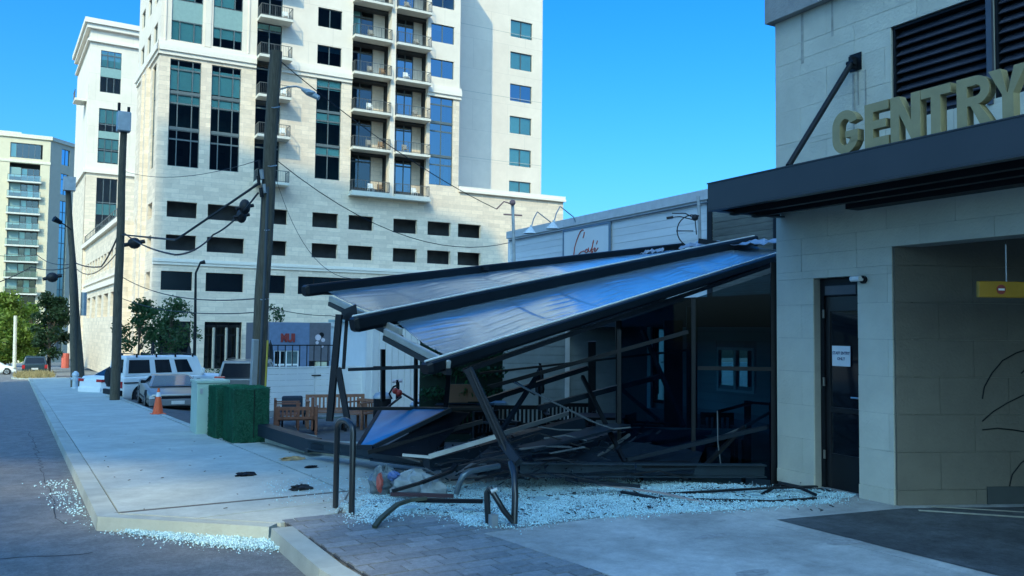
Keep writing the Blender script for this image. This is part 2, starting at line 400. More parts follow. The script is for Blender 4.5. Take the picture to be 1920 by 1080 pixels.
# concrete apron in front of the garage
ap = MB(); ap.add([(3.9, -14, -.03), (14, -14, -.03), (14, 6.6, -.03), (3.9, 6.7, -.03)], [(0, 1, 2, 3)])
apron = struct(ap, 'apron', mat('joint_dirt', (.13, .125, .11), .95))
def apx(x, y): return (x, y)
for (xa, xb, ya, yb) in [(3.87, 6.4, 3.6, 6.7), (6.41, 9.3, 3.6, 6.45), (4.17, 6.4, 0.4, 3.59), (6.41, 9.3, 0.4, 3.59), (9.31, 13, 0.4, 5.2), (4.4, 9.3, -5, .39), (9.31, 13, -5, .39)]:
    b = MB(); sh = .10 if xa < 5 else 0
    b.hexa([(xa+(.1*(6.7-ya) if xa == 3.87 else 0), ya, -.12), (xb, ya, -.12), (xb, yb, -.12), (xa, yb, -.12), (xa+(.31 if xa == 3.87 else 0), ya, 0), (xb, ya, 0), (xb, yb-(.0 if xa < 6 else 0), 0), (xa, yb, 0)])
    b.build('concrete_slab', apronm, apron)
dk = MB(); dk.add([(*gnd(1455, 975)[:2], .004), (*gnd(1868, 1079)[:2], .004), (7.6, 1.9, .004), (10.5, 1.2, .004), (10.5, 4.4, .004), (8.25, 5.5, .004)], [(0, 1, 2, 3, 4, 5)])
struct(dk, 'dark_floor_strip', darkfloor)
ln = MB()
for (p, q, wd) in (((8.25, 5.35), (10.4, 2.9), .07), ((8.55, 5.4), (10.6, 3.2), .05)):
    ln.bar((*p, .0085), (*q, .0085), wd, .001)
struct(ln, 'painted_floor_line', yellowline)
st = MB()
for (x, y, rx, ry) in ((6.5, 4.9, .3, .12), (7.4, 5.3, .12, .07), (5.6, 5.6, .2, .08), (5.0, 4.6, .15, .1), (7.0, 3.9, .1, .08), (6.1, 6.0, .06, .03), (7.9, 4.7, .05, .03), (4.9, 5.9, .04, .03)):
    n_s = 12; q = [(x+rx*random.uniform(.7, 1.2)*math.cos(6.283*i/n_s), y+ry*random.uniform(.7, 1.2)*math.sin(6.283*i/n_s), .003) for i in range(n_s)]; st.add(q, [tuple(range(n_s))])
struct(st, 'oil_stain', mat('oil_stain', (.33, .33, .32), .75, var=.3, scale=20))
# car park and patio floor
def lotz(x, y): return gz(y)-.03-.13*min(max(0, x-4.3), 2.4)
b = MB(); lx = [0, 2, 5, 10, 20, 45]; ly = [15.5, 20, 30, 40, 60, 78]
for i in range(len(lx)-1):
    for j in range(len(ly)-1):
        q = [(swr(ly[j+a])+.17+lx[i+c], ly[j+a]) for c, a in ((0, 0), (1, 0), (1, 1), (0, 1))]
        b.add([(x, y, lotz(x, y)) for x, y in q], [(0, 1, 2, 3)])
struct(b, 'car_park', asphalt_lot)
bl = MB()
for k in range(6):
    y = 24+k*5.6; bl.bar((4.8, y, lotz(4.8, y)+.005), (9.5, y+.3, lotz(9.5, y+.3)+.005), .1, .001)
struct(bl, 'parking_line', mat('worn_white_line', (.5, .5, .48), .8, var=.4, scale=12))
PER = [(8.26, 7.3), (5.87, 9.3), (5.05, 12.0), (4.45, 13.2), (4.42, 15.3)]
pf = MB(); pl = PER+[(14.6, 15.3), (14.6, 7.3)]
pf.poly([p for p in pl][::-1], -.9, -.25); pf.poly([(4.42, 15.301), (14.6, 15.301), (14.6, 22), (6.4, 22), (4.7, 18)], -.9, -.45)
patio = struct(pf, 'patio_floor', mat('patio_decking', (.11, .11, .11), .8, var=.15, stain=.2, rnd=.05))
for i in range(3):
    b = MB(); b.bar((*PER[i+1], -.06), (*PER[i+2], -.14), .2, .36); b.build('kerb_wall', kerbm, patio)
cs = MB(); cs.add([(-12, 77, gz(77)-.125), (60, 79, gz(79)-.125), (60, 80, gz(80)-.1), (60, 95, gz(95)-.1), (-12, 95, gz(95)-.1)], [(0, 1, 2, 3, 4)])
island = MB(); isl = []
for k in range(14):
    a = 2*math.pi*k/14; isl.append((3.6+1.5*math.cos(a), 75+2.6*math.sin(a)))
# planted island at the far corner
it = thing('planted_island', 'low kerbed island of dry straw-coloured planting in front of the dark parked vehicle', 'traffic island', (3.6, 79, gz(79)-.1))
b = MB(); b.poly([(1.6*math.cos(2*math.pi*k/16), 3.2*math.sin(2*math.pi*k/16)) for k in range(16)], -.15, .12); b.build('kerb_ring', kerbm, it)
b = MB()
for k in range(900):
    a = random.uniform(0, 6.28); r_ = math.sqrt(random.random()); x, y = 1.45*r_*math.cos(a), 2.9*r_*math.sin(a); h = random.uniform(.25, .6)
    dx, dy = random.uniform(-.2, .2), random.uniform(-.2, .2)
    b.add([(x-.04, y, .1), (x+.04, y, .1), (x+dx, y+dy, .1+h)], [(0, 1, 2)])
g_ = b.build('dry_grass', mat('dry_grass', (.30, .24, .11), .9, var=.4, scale=8), it); g_['kind'] = 'stuff'

# ------------------------------------------------------------------ the high-rise
TW = thing('apartment_tower', 'tall cream apartment tower with stacked balconies and teal glass above a stone parking podium', 'apartment tower', (12.5, 80.5, -2.6), R(-2.5))
ZB = 2.6
def fp(u, z, d): return (u, d, z+ZB)
BAYS = [(0.9, 3.56), (4.48, 7.1)]
stone_holes = []
for z0, z1 in ((11.72, 13.15), (8.76, 10.15)):
    for u in ((.98, 3.54), (4.47, 7.77), (9.7, 11.7), (14.12, 16.68), (17.74, 20.3), (22.44, 25.04), (26.2, 28.84), (29.68, 32.4)):
        stone_holes.append((*u, z0, z1))
for u in ((.67, 3.31), (4.46, 7.8), (9.7, 11.69), (12.87, 19.3)): stone_holes.append((*u, 5.18, 6.88))
for u in ((.62, 3.32), (4.48, 7.79), (9.7, 11.7), (13, 19), (21, 27)): stone_holes.append((*u, -1.85, 2.42))
garage = list(stone_holes)
hb = []
for u in BAYS: hb.append((*u, 16.3, 26.0))
hb += [(8.46, 10.8, 15.55, 26.3), (14.25, 16.75, 16.45, 26.3), (17.8, 21.7, 15.55, 26.3), (22.2, 25.9, 15.55, 26.3), (26.28, 28.94, 17.0, 26.3)]
wallmesh(0, 29.65, -2.6, 26.3, [h for h in stone_holes if h[0] < 29.6]+hb, 0, .45, fp).build('stone_wall', stone, TW)
wallmesh(29.65, 42.8, -2.6, 16.5, [h for h in stone_holes if h[0] > 29.6], 0.0, .45, fp).build('stone_wall', stone, TW)
TOPZ = 50.0
hs = []
for u in BAYS: hs.append((*u, 27.75, TOPZ-3))
mz = [27.75+3.72*k for k in range(5)]
for z in mz: hs.append((14.25, 16.68, z, z+1.9))
dz_ = [28.4+3.75*k for k in range(5)]
for z in dz_: hs.append((26.28, 28.94, z, z+1.92))
for u in ((8.46, 10.8), (17.8, 21.7), (22.2, 25.9)): hs.append((*u, 27.5, TOPZ-3))
wallmesh(0, 29.65, 27.5, TOPZ, hs, 0.02, .45, fp).build('stucco_wall', stucco, TW)
for a, c in ((-.12, 8.44), (10.82, 17.78), (21.7, 22.2), (25.92, 29.8)):
    b = MB(); b.poly([(-.16, 26.3), (-.16, 26.65), (-.30, 26.65), (-.30, 27.15), (-.2, 27.15), (-.2, 27.498), (.44, 27.498), (.44, 26.3)], a, c, lambda x, y, z: (z, x, y+ZB)); b.build('cornice', band, TW)
b = MB(); b.poly([(-.003, 7.45), (-.12, 7.45), (-.12, 7.7), (-.2, 7.7), (-.2, 8.0), (-.003, 8.0)], -.1, 42.9, lambda x, y, z: (z, x, y+ZB)); b.build('cornice', band, TW)
b = MB(); b.poly([(-.3, 16.5), (-.3, 16.75), (-.18, 16.75), (-.18, 17.1), (.6, 17.1), (.6, 16.5)], 29.7, 43.0, lambda x, y, z: (z, x, y+ZB)); b.build('parapet', band, TW)
# framing lines round the upper bays
b = MB()
for (u0_, u1_) in ((.35, 7.75),):
    b.box(u0_, u0_+.12, -.06, .018, 27.6+ZB, TOPZ-1+ZB); b.box(u1_-.12, u1_, -.06, .018, 27.6+ZB, TOPZ-1+ZB); b.box(3.75, 4.3, -.05, .018, 27.6+ZB, TOPZ-3+ZB)
b.build('pilaster', stucco, TW)
# returns and body
sx = lambda v: -.044*v
side_h = [(1.6, 4.0, z0, z1) for z0, z1 in ((11.72, 13.15), (8.76, 10.15), (5.18, 6.88))]+[(9.2, 11.4, z0, z1) for z0, z1 in ((11.72, 13.15), (8.76, 10.15), (5.18, 6.88), (-1.5, 2.4))]
side_h += [(1.6, 3.6, 16.3, 25.9), (9.2, 11.2, 16.3, 25.9)]
wallmesh(0.003, 13, -2.6, 26.3, side_h, 0, .45, lambda v, z, d: (sx(v)+d, v+.0, z+ZB)).build('stone_wall', stone, TW)
side_s = [(1.6, 3.6, 27.9+3.72*k, 29.7+3.72*k) for k in range(5)]+[(9.2, 11.2, 27.9+3.72*k, 29.7+3.72*k) for k in range(5)]+[(5.4, 7.2, 27.9+3.72*k, 29.7+3.72*k) for k in range(5)]
wallmesh(0.003, 13, 27.5, TOPZ, side_s, 0, .45, lambda v, z, d: (sx(v)+d, v, z+ZB)).build('stucco_wall', stucco, TW)
b = MB()
for o_, za, zb in ((.16, 26.3, 26.65), (.30, 26.652, 27.15), (.2, 27.152, 27.498)):
    b.hexa([(-o_, -o_, za+ZB), (.44, .44, za+ZB), (.44, 13, za+ZB), (sx(13)-o_, 13, za+ZB), (-o_, -o_, zb+ZB), (.44, .44, zb+ZB), (.44, 13, zb+ZB), (sx(13)-o_, 13, zb+ZB)])
b.build('cornice', band, TW)
# quoin pilasters projecting on the side face
b = MB()
for v0_, v1_ in ((5.0, 5.25), (7.6, 7.85)):
    b.box(sx(v0_)-.35, sx(v0_)+.2, v0_, v1_+.9, 0, 26.28+ZB)
b.build('pilaster', stone, TW)
b = MB(); b.box(-.5, 29.65, 12.9, 13.2, 0, TOPZ+ZB); b.box(29.35, 29.65, .46, 12.9, 16+ZB, TOPZ+ZB); b.box(.45, 29.3, .46, 12.9, TOPZ-.5+ZB, TOPZ+ZB)
b.build('rear_wall', stucco, TW)
b = MB(); b.box(.5, 42, 2.0, 2.3, 0, 15.4+ZB)
for z in (2.9, 7.5, 10.9, 14.3): b.box(.5, 42, .5, 1.99, z+ZB, z+.35+ZB)
for u in (3.95, 12.3, 21.3, 29.2): b.box(u, u+.35, 1.0, 1.35, 0, 14+ZB)
b.build('parking_deck', garagein, TW)
b = MB(); b.box(.5, 29.3, 3.2, 3.4, 15.5+ZB, TOPZ-1+ZB)
for k in range(-3, 6): b.box(.5, 29.3, .5, 3.1, 27.0+k*3.72-.12+ZB, 27.2+k*3.72+ZB)
for u in (8.1, 12.4, 21.8, 26.0): b.box(u, u+.15, .5, 3.1, 15.6+ZB, TOPZ-1+ZB)
b.build('rooms', interior, TW)
# set back eastern block
RV = 10.0
rz_ = [18.2+4.03*k for k in range(6)]
wallmesh(29.66, 45.9, 16.2, 58, [(41.3, 44.4, z, z+2.15) for z in rz_], RV, RV+.45, fp).build('stucco_wall', stucco, TW)
b = MB(); b.box(45.45, 45.9, RV+.46, RV+14, 16+ZB, 58+ZB); b.box(29.7, 45.4, RV+1.6, RV+1.8, 16+ZB, 57+ZB); b.build('rear_wall', greyst, TW)
for z in (22.6, 30.6, 38.7): b = MB(); b.box(33, 45.92, RV-.012, RV-.002, z+ZB, z+.05+ZB); b.build('joint_bead', mat('stucco_joint', (.45, .44, .4), .9), TW)
b = MB(); b.box(29.7, 42.8, .5, RV-.02, 16.2+ZB, 16.4+ZB); b.box(42.4, 42.8, .46, 14, 0, 16.49+ZB); b.build('podium_roof', slab, TW)

_wcache = {}
def window(parent, pl, u0, u1, z0, z1, d, cols, rows, gm, blinds=(), fm=None, ft=.07, mb_=.09, wide=None):
    """frame (part) with a pane sub-part per light; pl maps (u,z,d) into the parent's frame"""
    fm = fm or frameM; b = MB()
    us = np.linspace(u0, u1, cols+1) if wide is None else np.array([u0+(u1-u0)*t for t in wide]); zs = [z0]+list(rows)+[z1]
    def bx(a, c, e, f, d0, d1):
        b.hexa([pl(a, e, d0), pl(c, e, d0), pl(c, e, d1), pl(a, e, d1), pl(a, f, d0), pl(c, f, d0), pl(c, f, d1), pl(a, f, d1)])
    h = ft
    bx(u0, u0+h, z0, z1, d, d+.1); bx(u1-h, u1, z0, z1, d, d+.1)
    for z in zs: bx(u0+h, u1-h, max(z-(h if z > z0 else 0), z0), min(z+(h if z < z1 else 0), z1), d+.002, d+.098)
    for u in us[1:-1]: bx(u-h*.6, u+h*.6, z0+h, z1-h, d-.01, d+.096)
    fr = b.build('window', fm, parent)
    for i in range(len(us)-1):
        for j in range(len(zs)-1):
            p = MB(); a, c, e, f = us[i]+.03, us[i+1]-.03, zs[j]+.03, zs[j+1]-.03
            p.add([pl(a, e, d+.05), pl(c, e, d+.05), pl(c, f, d+.05), pl(a, f, d+.05)], [(0, 1, 2, 3)])
            p.build('pane', gm[(i+j) % len(gm)] if isinstance(gm, (list, tuple)) else gm, fr)
    for (i, zt, zbm) in blinds:
        p = MB(); a, c = us[i]+.05, us[i+1]-.05
        p.add([pl(a, zbm, d+.16), pl(c, zbm, d+.16), pl(c, zt, d+.16), pl(a, zt, d+.16)], [(0, 1, 2, 3)]); p.build('blind', blind, fr)
    return fr
def rb(cols, z0, z1, p=.75):
    return [(i, z1-.06, z1-(z1-z0)*random.choice((.25, .3, .3, .45, .9))) for i in range(cols) if random.random() < p]
# corner bays, lower tier
for k, u in enumerate(BAYS):
    lv = [16.3, 19.62, 22.9, 26.0]
    for j in range(3):
        z0, z1 = lv[j]+(.22 if j else 0), lv[j+1]
        gm_ = [darkg, teal, teal][j]
        bl = [] if j == 0 else ([(i, z1-.5, z0+.2) for i in range(3)] if j == 2 else ([(i, z1-.1, z1-.95) for i in range(3)]))
        window(TW, fp, *u, z0, z1, .14, 3, [z1-.85], gm_, bl, wide=(0, .27, .73, 1))
        if j:
            b = MB(); b.box(u[0], u[1], .10, .3, lv[j]+ZB, lv[j]+.22+ZB); b.build('spandrel', frameM, TW)
    for j in range(4):
        z0 = 27.75+j*3.73
        window(TW, fp, *u, z0, z0+1.85, .12, 3, [], teal, rb(3, z0, z0+1.85, .8) if j else [(i, z0+1.8, z0+(.1 if k == 0 else .9)) for i in range(3)], wide=(0, .27, .73, 1))
        b = MB(); b.box(u[0], u[1], .12, .3, z0+1.86+ZB, z0+3.72+ZB); b.build('spandrel', spandrel, TW)
for j, z in enumerate(mz): window(TW, fp, 14.25, 16.68, z, z+1.9, .15, 2, [], darkg if j < 1 else teal, rb(2, z, z+1.9, .7))
for j, z in enumerate([16.45, 19.85, 23.2]):
    window(TW, fp, 14.25, 16.75, z, z+3.2 if j < 2 else 26.3, .15, 2, [z+2.35], teal, [(i, z+3.1, z+2.35-(.2 if j else 0)) for i in range(2)])
    if j: b = MB(); b.box(14.25, 16.75, .1, .3, z-.2+ZB, z+ZB); b.build('spandrel', frameM, TW)
for j, z in enumerate(dz_): window(TW, fp, 26.28, 28.94, z, z+1.92, .15, 2, [], blueg if j < 2 else teal, rb(2, z, z+1.9, .3))
for j, z in enumerate([17.0, 20.15, 23.7]):
    z1 = [19.95, 23.5, 26.3][j]
    window(TW, fp, 26.28, 28.94, z, z1, .15, 2, [z1-.8], blueg, [(i, z1-.1, z1-.7) for i in range(2)] if j == 2 else [])
    if j: b = MB(); b.box(26.28, 28.94, .1, .3, z-.2+ZB, z+ZB); b.build('spandrel', frameM, TW)
    if j == 0:
        for c_ in (26.5, 28.0): b = MB(); b.hexa([fp(c_, z+.1, .33), fp(c_+.7, z+.1, .33), fp(c_+.7, z+.1, .38), fp(c_, z+.1, .38), fp(c_+.2, z1-.2, .33), fp(c_+.5, z1-.2, .33), fp(c_+.5, z1-.2, .38), fp(c_+.2, z1-.2, .38)]); b.build('curtain', blind, TW)
for j, z in enumerate(rz_): window(TW, lambda u, zz, d: (u, d+RV, zz+ZB), 41.3, 44.4, z, z+2.15, .15, 2, [], blueg if j == 3 else teal, [] if j == 3 else [(0, z+2.1, z+.1), (1, z+2.1, z+.1)])
spl = lambda v, z, d: (sx(v)+d, v, z+ZB)
for h in side_h:
    if h[2] > 15: window(TW, spl, h[0], h[1], h[2], h[3], .15, 2, [19.6, 22.9], darkg)
for h in side_s: window(TW, spl, *h, .15, 2, [], teal, [])
# street-level shopfronts behind the lower openings
for u in ((.62, 3.32), (4.48, 7.79), (13, 19)):
    window(TW, fp, *u, -1.85, 2.42, .5, 3, [1.2], darkg, fm=blackm)
for u in ((.67, 3.31), (4.46, 7.8), (9.7, 11.69), (12.87, 19.3)): window(TW, fp, *u, 5.18, 6.88, .3, 1 if u[1]-u[0] < 4 else 4, [], glass('louvre_glass', (.06, .16, .24), .05, .2, (.5, .7, .9)), fm=blackm)
b = MB()
for u in (5.2, 6.3, 7.3): b.tube([(u, -.5, 0), (u, -.5, 1.9+ZB)], .12, 8)
b.build('bollard_post', mat('weathered_post', (.42, .37, .30), .8), TW)
# balconies
def rail(b, u0_, u1_, v0_, z, side=(True, True), h=1.07, vb=0.0):
    segs = [((u0_, v0_), (u1_, v0_))]
    if side[0]: segs.append(((u0_, v0_), (u0_, vb)))
    if side[1]: segs.append(((u1_, v0_), (u1_, vb)))
    for (a, c) in segs:
        for zz in (z+.08, z+h): b.bar((*a, zz+ZB), (*c, zz+ZB), .05, .05)
        L = math.dist(a, c); n = int(L/.16)
        for i in range(n+1):
            t = i/n; x, y = a[0]+(c[0]-a[0])*t, a[1]+(c[1]-a[1])*t; b.bar((x, y, z+.08+ZB), (x, y, z+h+ZB), .016 if i % 8 else .05, .016 if i % 8 else .05)
def bal_chair(parent, u, v, z, mt):
    b = MB(); Z = z+ZB
    b.box(u, u+.5, v, v+.5, Z+.4, Z+.45); b.box(u, u+.5, v+.46, v+.52, Z+.4, Z+.95)
    for a in (0, .46):
        for c in (0, .46): b.bar((u+a+.02, v+c+.02, Z), (u+a+.02, v+c+.02, Z+.42), .04, .04)
    for a in (0, .46): b.bar((u+a+.02, v, Z+.65), (u+a+.02, v+.5, Z+.65), .04, .04)
    return b.build('balcony_chair', mt, parent)
railm = mat('railing_metal', (.10, .11, .11), .4)
SL = [15.5, 19.85, 23.6, 27.35, 31.05, 34.75, 38.45]
for i, z in enumerate(SL):
    zt = SL[i+1]-.25 if i < 6 else z+3.4
    # column A
    b = MB(); b.box(8.42, 11.45, -1.5, .1, z-.24+ZB, z+ZB); sb = b.build('balcony', slab, TW); b = MB(); rail(b, 8.5, 11.4, -1.45, z); b.build('railing', railm, sb)
    window(TW, fp, 8.46, 10.8, z+.02, zt, .2, 2, [zt-.7], darkg if i < 3 else teal, [(0, zt, zt-.5), (1, zt, zt-.5)] if i % 2 else [])
    if i in (1, 2, 4, 5): bal_chair(sb, 10.6, -1.1, z, whitep)
    # column B
    b = MB(); b.box(17.72, 21.68, -.95, 1.5, z-.24+ZB, z+ZB); sb = b.build('balcony', slab, TW); b = MB(); rail(b, 17.78, 21.6, -.9, z); b.build('railing', railm, sb)
    window(TW, fp, 17.8, 20.45, z+.02, zt, 1.5, 2, [zt-.75], darkg if i in (1, 3) else teal, [(0, zt, z+.3)] if i == 4 else [])
    b = MB(); b.box(20.47, 21.69, 1.5, 1.7, z+.01+ZB, zt+.01+ZB); b.build('recess_wall', stone if i < 3 else stucco, TW)
    bal_chair(sb, 19.3 if i != 0 else 19.6, -.6, z, whitep if i in (0, 2) else mat('grey_wicker', (.3, .28, .25), .8))
    if i in (0, 1, 3): bal_chair(sb, 20.6, -.55, z, mat('brown_wicker', (.3, .18, .1), .8))
    # column C
    b = MB(); b.box(22.22, 25.98, -.95, 1.5, z-.24+ZB, z+ZB); sb = b.build('balcony', slab, TW); b = MB(); rail(b, 22.28, 25.92, -.9, z); b.build('railing', railm, sb)
    window(TW, fp, 22.2, 24.9, z+.02, zt, 1.5, 3, [zt-.75], blueg, [(0, zt, z+1.2)] if i == 2 else [])
    b = MB(); b.box(24.92, 25.89, 1.5, 1.7, z+.01+ZB, zt+.01+ZB); b.build('recess_wall', stone if i < 3 else stucco, TW)
    bal_chair(sb, 23.2 if i % 2 else 24.3, -.5, z, whitep if i % 3 == 0 else mat('grey_wicker', (.3, .28, .25), .8))
b = MB(); b.box(17.6, 26.1, -1.0, 1.5, 15.02+ZB, 15.25+ZB); b.build('balcony_base', slab, TW)
b = MB(); b.box(21.7, 22.2, -.5, 0, 15.3+ZB, TOPZ-1+ZB); b.build('fin', stucco, TW)

# ------------------------------------------------------------------ northern wing on its long podium
WG = thing('stone_wing', 'sunlit cream wing with stacked windows rising from a long podium, left of the apartment tower', 'building', (11.6, 95.0, -3.4), 0)
ZW = 3.4
wp = lambda y, z, d: (-.1+d, y-95, z+ZW)
ph = [(97+3.1*k, 98.9+3.1*k, 8.2, 10.2) for k in range(11)]+[(97+6.2*k, 101+6.2*k, 3.0, 5.6) for k in range(5)]
wallmesh(93.1, 131.5, -3.4, 12.6, ph, 0, .5, wp).build('podium_wall', stone, WG)
for q_ in ((-.5, .6, 12.6, 13.1), (-.35, -.103, 6.4, 6.9), (-.28, -.103, 7.3, 7.5)): b = MB(); b.box(q_[0], q_[1], 0, 36.6, q_[2]+ZW, q_[3]+ZW); b.build('cornice', band, WG)
b = MB(); b.box(1.5, 1.7, 0, 36, 0, 12.3+ZW); b.build('parking_deck', garagein, WG); b = MB(); b.box(-.09, 3, -1.86, -1.6, 0, 12.55+ZW); b.build('end_wall', stone, WG); b = MB(); b.box(.5, 14, 0, 36, 12.2+ZW, 12.4+ZW); b.build('podium_roof', slab, WG)
b = MB()
for zz in (13.5, 14.2): b.bar((-.2, .2, zz+ZW), (-.2, 36.2, zz+ZW), .06, .06)
for k in range(20): b.bar((-.2, .3+1.85*k, 13.1+ZW), (-.2, .3+1.85*k, 14.3+ZW), .06, .06)
b.build('railing', railm, WG)
wf = lambda u, z, d: (u-11.6, 130.5-95+d, z+ZW)
uu = (12.6, 15.25)
hw = [(*uu, 34.7, 40.6), (*uu, 24.7, 32.4), (*uu, 14.2, 22.6)]
wallmesh(11.2, 18.5, -3, 23.2, [hw[2]], 0, .5, wf).build('stone_wall', stone, WG)
wallmesh(11.2, 18.5, 23.7, 44.0, hw[:2], 0.02, .5, wf).build('stucco_wall', stucco, WG)
wallmesh(130.52, 150, -3, 23.2, [], 0, .5, lambda y, z, d: (11.2-11.6+d, y-95, z+ZW)).build('stone_wall', stone, WG)
wallmesh(130.6, 150, 23.7, 44.0, [], 0.02, .5, lambda y, z, d: (11.2-11.6+d, y-95, z+ZW)).build('stucco_wall', stucco, WG)
for o_, za, zb in ((.3, 23.2, 23.69), (.35, 41.6, 41.9), (.5, 43.4, 44.0), (.8, 44.01, 44.7)):
    b = MB(); b.poly([(-.4-o_, 35.5-o_), (7.4, 35.5-o_), (7.4, 36), (.2, 36), (.2, 55), (-.4-o_, 55)], za+ZW, zb+ZW); b.build('cornice', band, WG)
window(WG, wf, *uu, 34.7, 40.6, .15, 3, [36.9, 38.2, 40], teal, [(i, 40.5, 38.4) for i in range(3)])
window(WG, wf, *uu, 24.7, 32.4, .15, 3, [26.6, 28.2, 30.2], teal, [(i, 32.3, 30.4) for i in range(3)]+[(i, 28.1, 26.8) for i in range(3)]+[(i, 26.4, 24.9) for i in range(3)])
window(WG, wf, *uu, 14.2, 22.6, .15, 3, [16, 19.2], teal, [(i, 19, 17.5) for i in range(3)])
for za, zb in ((36.9, 38.2), (28.2, 29.2)):
    b = MB(); b.box(uu[0]-11.6, uu[1]-11.6, 35.55, 35.63, za+ZW, zb+ZW); b.build('spandrel', spandrel, WG)
b = MB(); b.box(uu[0]-12.2, uu[1]-11, 37.5, 37.8, 14+ZW, 41+ZW); b.build('rooms', interior, WG)
b = MB(); b.box(-1.9, -.4, 38, 41, 33.7+ZW, 34+ZW); sb = b.build('balcony', slab, WG); b = MB()
for k in range(7): b.bar((-1.85, 38.1+.45*k, 34+ZW), (-1.85, 38.1+.45*k, 35.2+ZW), .05, .05)
b.bar((-1.85, 38, 35.2+ZW), (-1.85, 41, 35.2+ZW), .08, .08); b.build('railing', railm, sb)

# ------------------------------------------------------------------ distant apartment block at the end of the street
FB = thing('distant_apartment_block', 'distant beige apartment block with one stack of glass-railed balconies, far left', 'apartment block', (9.6, 183, -5), R(-4))
ZF = 5.0
beige = mat('beige_stone', (.63, .55, .40), .9, var=.05, scale=1)
ff = lambda u, z, d: (u, d, z+ZF)
slz = [29.0-3.0*k for k in range(11)]
wallmesh(-26, 0, -5, 37.2, [(-6.6, -1.6, -2.0, 32.4), (-6.6, -1.3, 33.4, 36.2), (-15.4, -8.6, 33.4, 36.2), (-15.2, -9.8, -2, 32.4)], 0, .5, ff).build('front_wall', beige, FB)
for q_ in ((-26.1, .1, -.12, -.003, 32.5, 33.0), (-15, -5, 2, 6, 37.9, 38.6)): b = MB(); b.box(*q_[:4], q_[4]+ZF, q_[5]+ZF); b.build('roof_block' if q_[3] > 1 else 'string_course', mat('beige_trim', (.70, .64, .50), .9), FB)
b = MB(); b.box(-26.3, .3, -.3, .6, 37.2+ZF, 37.9+ZF); b.build('cornice', mat('beige_trim', (.70, .64, .50), .9), FB)
for u0_, u1_ in ((-6.6, -1.6), (-15.2, -9.8)):
    window(FB, ff, u0_, u1_ if u0_ > -8 else -8.7, 33.4, 36.2, .3, 5, [], teal, [(0, 36, 33.6)])
    for k, z in enumerate(slz):
        b = MB(); b.box(u0_-.3, u1_+.3, -.9, .6, z-.3+ZF, z-.02+ZF); sb = b.build('balcony', slab, FB)
        b = MB(); b.add([(u0_-.2, -.85, z+ZF), (u1_+.2, -.85, z+ZF), (u1_+.2, -.85, z+1.05+ZF), (u0_-.2, -.85, z+1.05+ZF)], [(0, 1, 2, 3)]); b.build('glass_railing', glass('rail_glass', (.62, .78, .74), .15), sb)
        b = MB(); b.bar((u0_-.2, -.87, z+1.08+ZF), (u1_+.2, -.87, z+1.08+ZF), .07, .07)
        for j in range(6): b.bar((u0_-.2+j*(u1_-u0_+.4)/5, -.87, z+ZF), (u0_-.2+j*(u1_-u0_+.4)/5, -.87, z+1.08+ZF), .05, .05)
        b.build('handrail', railm, sb)
        window(FB, ff, u0_+1.9, u1_-.1, z, z+2.55, .7, 3, [], teal, [(1, z+2.5, z+.2)] if k % 2 else [(0, z+2.5, z+1.2)])
        b = MB(); b.box(u0_, u0_+1.88, .35, .45, z+.85+ZF, z+2.6+ZF); b.build('spandrel', spandrel, FB)
b = MB(); b.box(-25.5, -.5, 1.8, 2.0, 0, 37+ZF); b.build('rooms', interior, FB)
da = R(35+4)
fs = lambda t, z, d: (t*math.sin(da)-d*math.cos(da), t*math.cos(da)+d*math.sin(da), z+ZF)
sh_ = [(a, a+2.1, -3, 26.2) for a in (3.0, 7.8, 12.6)]+[(a, a+2.1, 27.4, 31.5) for a in (3.0, 7.8, 12.6)]+[(a, a+2.3, 33.2, 36.3) for a in (3.0, 7.8, 12.6)]
wallmesh(.003, 24, -5, 37.2, sh_, 0, .5, fs).build('side_wall', beige, FB)
for h in sh_:
    rows = list(np.arange(h[2]+3, h[3]-1, 3.0)); window(FB, fs, *h, .2, 2, rows, blueg, [])
b = MB(); b.hexa([fs(0, 37.2, -.3), fs(24, 37.2, -.3), fs(24, 37.2, .6), fs(0, 37.2, .6), fs(0, 37.9, -.3), fs(24, 37.9, -.3), fs(24, 37.9, .6), fs(0, 37.9, .6)]); b.build('cornice', mat('beige_trim', (.70, .64, .50), .9), FB)

# ------------------------------------------------------------------ towers across the street that shade it (outside the frame)
def plain_tower(name, label, corners, h, mt, gm, floors=3.6, z0=-2):
    cx = sum(c[0] for c in corners)/4; cy = sum(c[1] for c in corners)/4
    t = thing(name, label, 'tower', (cx, cy, z0)); b = MB(); b.poly([(c[0]-cx, c[1]-cy) for c in corners], 0, h-z0); b.build('wall', mt, t)
    g = MB()
    for i in range(4):
        a = np.array(corners[i])-(cx, cy); c = np.array(corners[(i+1) % 4])-(cx, cy); L = np.linalg.norm(c-a); d = (c-a)/L; n = np.array([d[1], -d[0]])
        k = 0; zz = 3.0
        while zz < h-z0-3:
            s = 1.5
            while s+2.2 < L:
                p = a+d*s+n*.03; q = a+d*(s+2.2)+n*.03; g.add([(*p, zz), (*q, zz), (*q, zz+2.0), (*p, zz+2.0)], [(0, 1, 2, 3)]); s += 3.6
            zz += floors
    g.build('windows', gm, t)['kind'] = 'stuff'
    return t
wmirror = mat('tower_window', (.03, .06, .08), .08)
def WA(w_, a_): return np.array([(a_+w_)*.70711, (a_-w_)*.70711])
A_, B_ = WA(-48.1, -54.2), WA(-23.3, -41.1); nb = np.array([-.29, -.957])*22
plain_tower('office_tower', 'stone-coloured high-rise across the street whose shadow falls on the apartment tower', [tuple(B_), tuple(A_), tuple(A_+nb), tuple(B_+nb)], 114.0, greyst, wmirror)
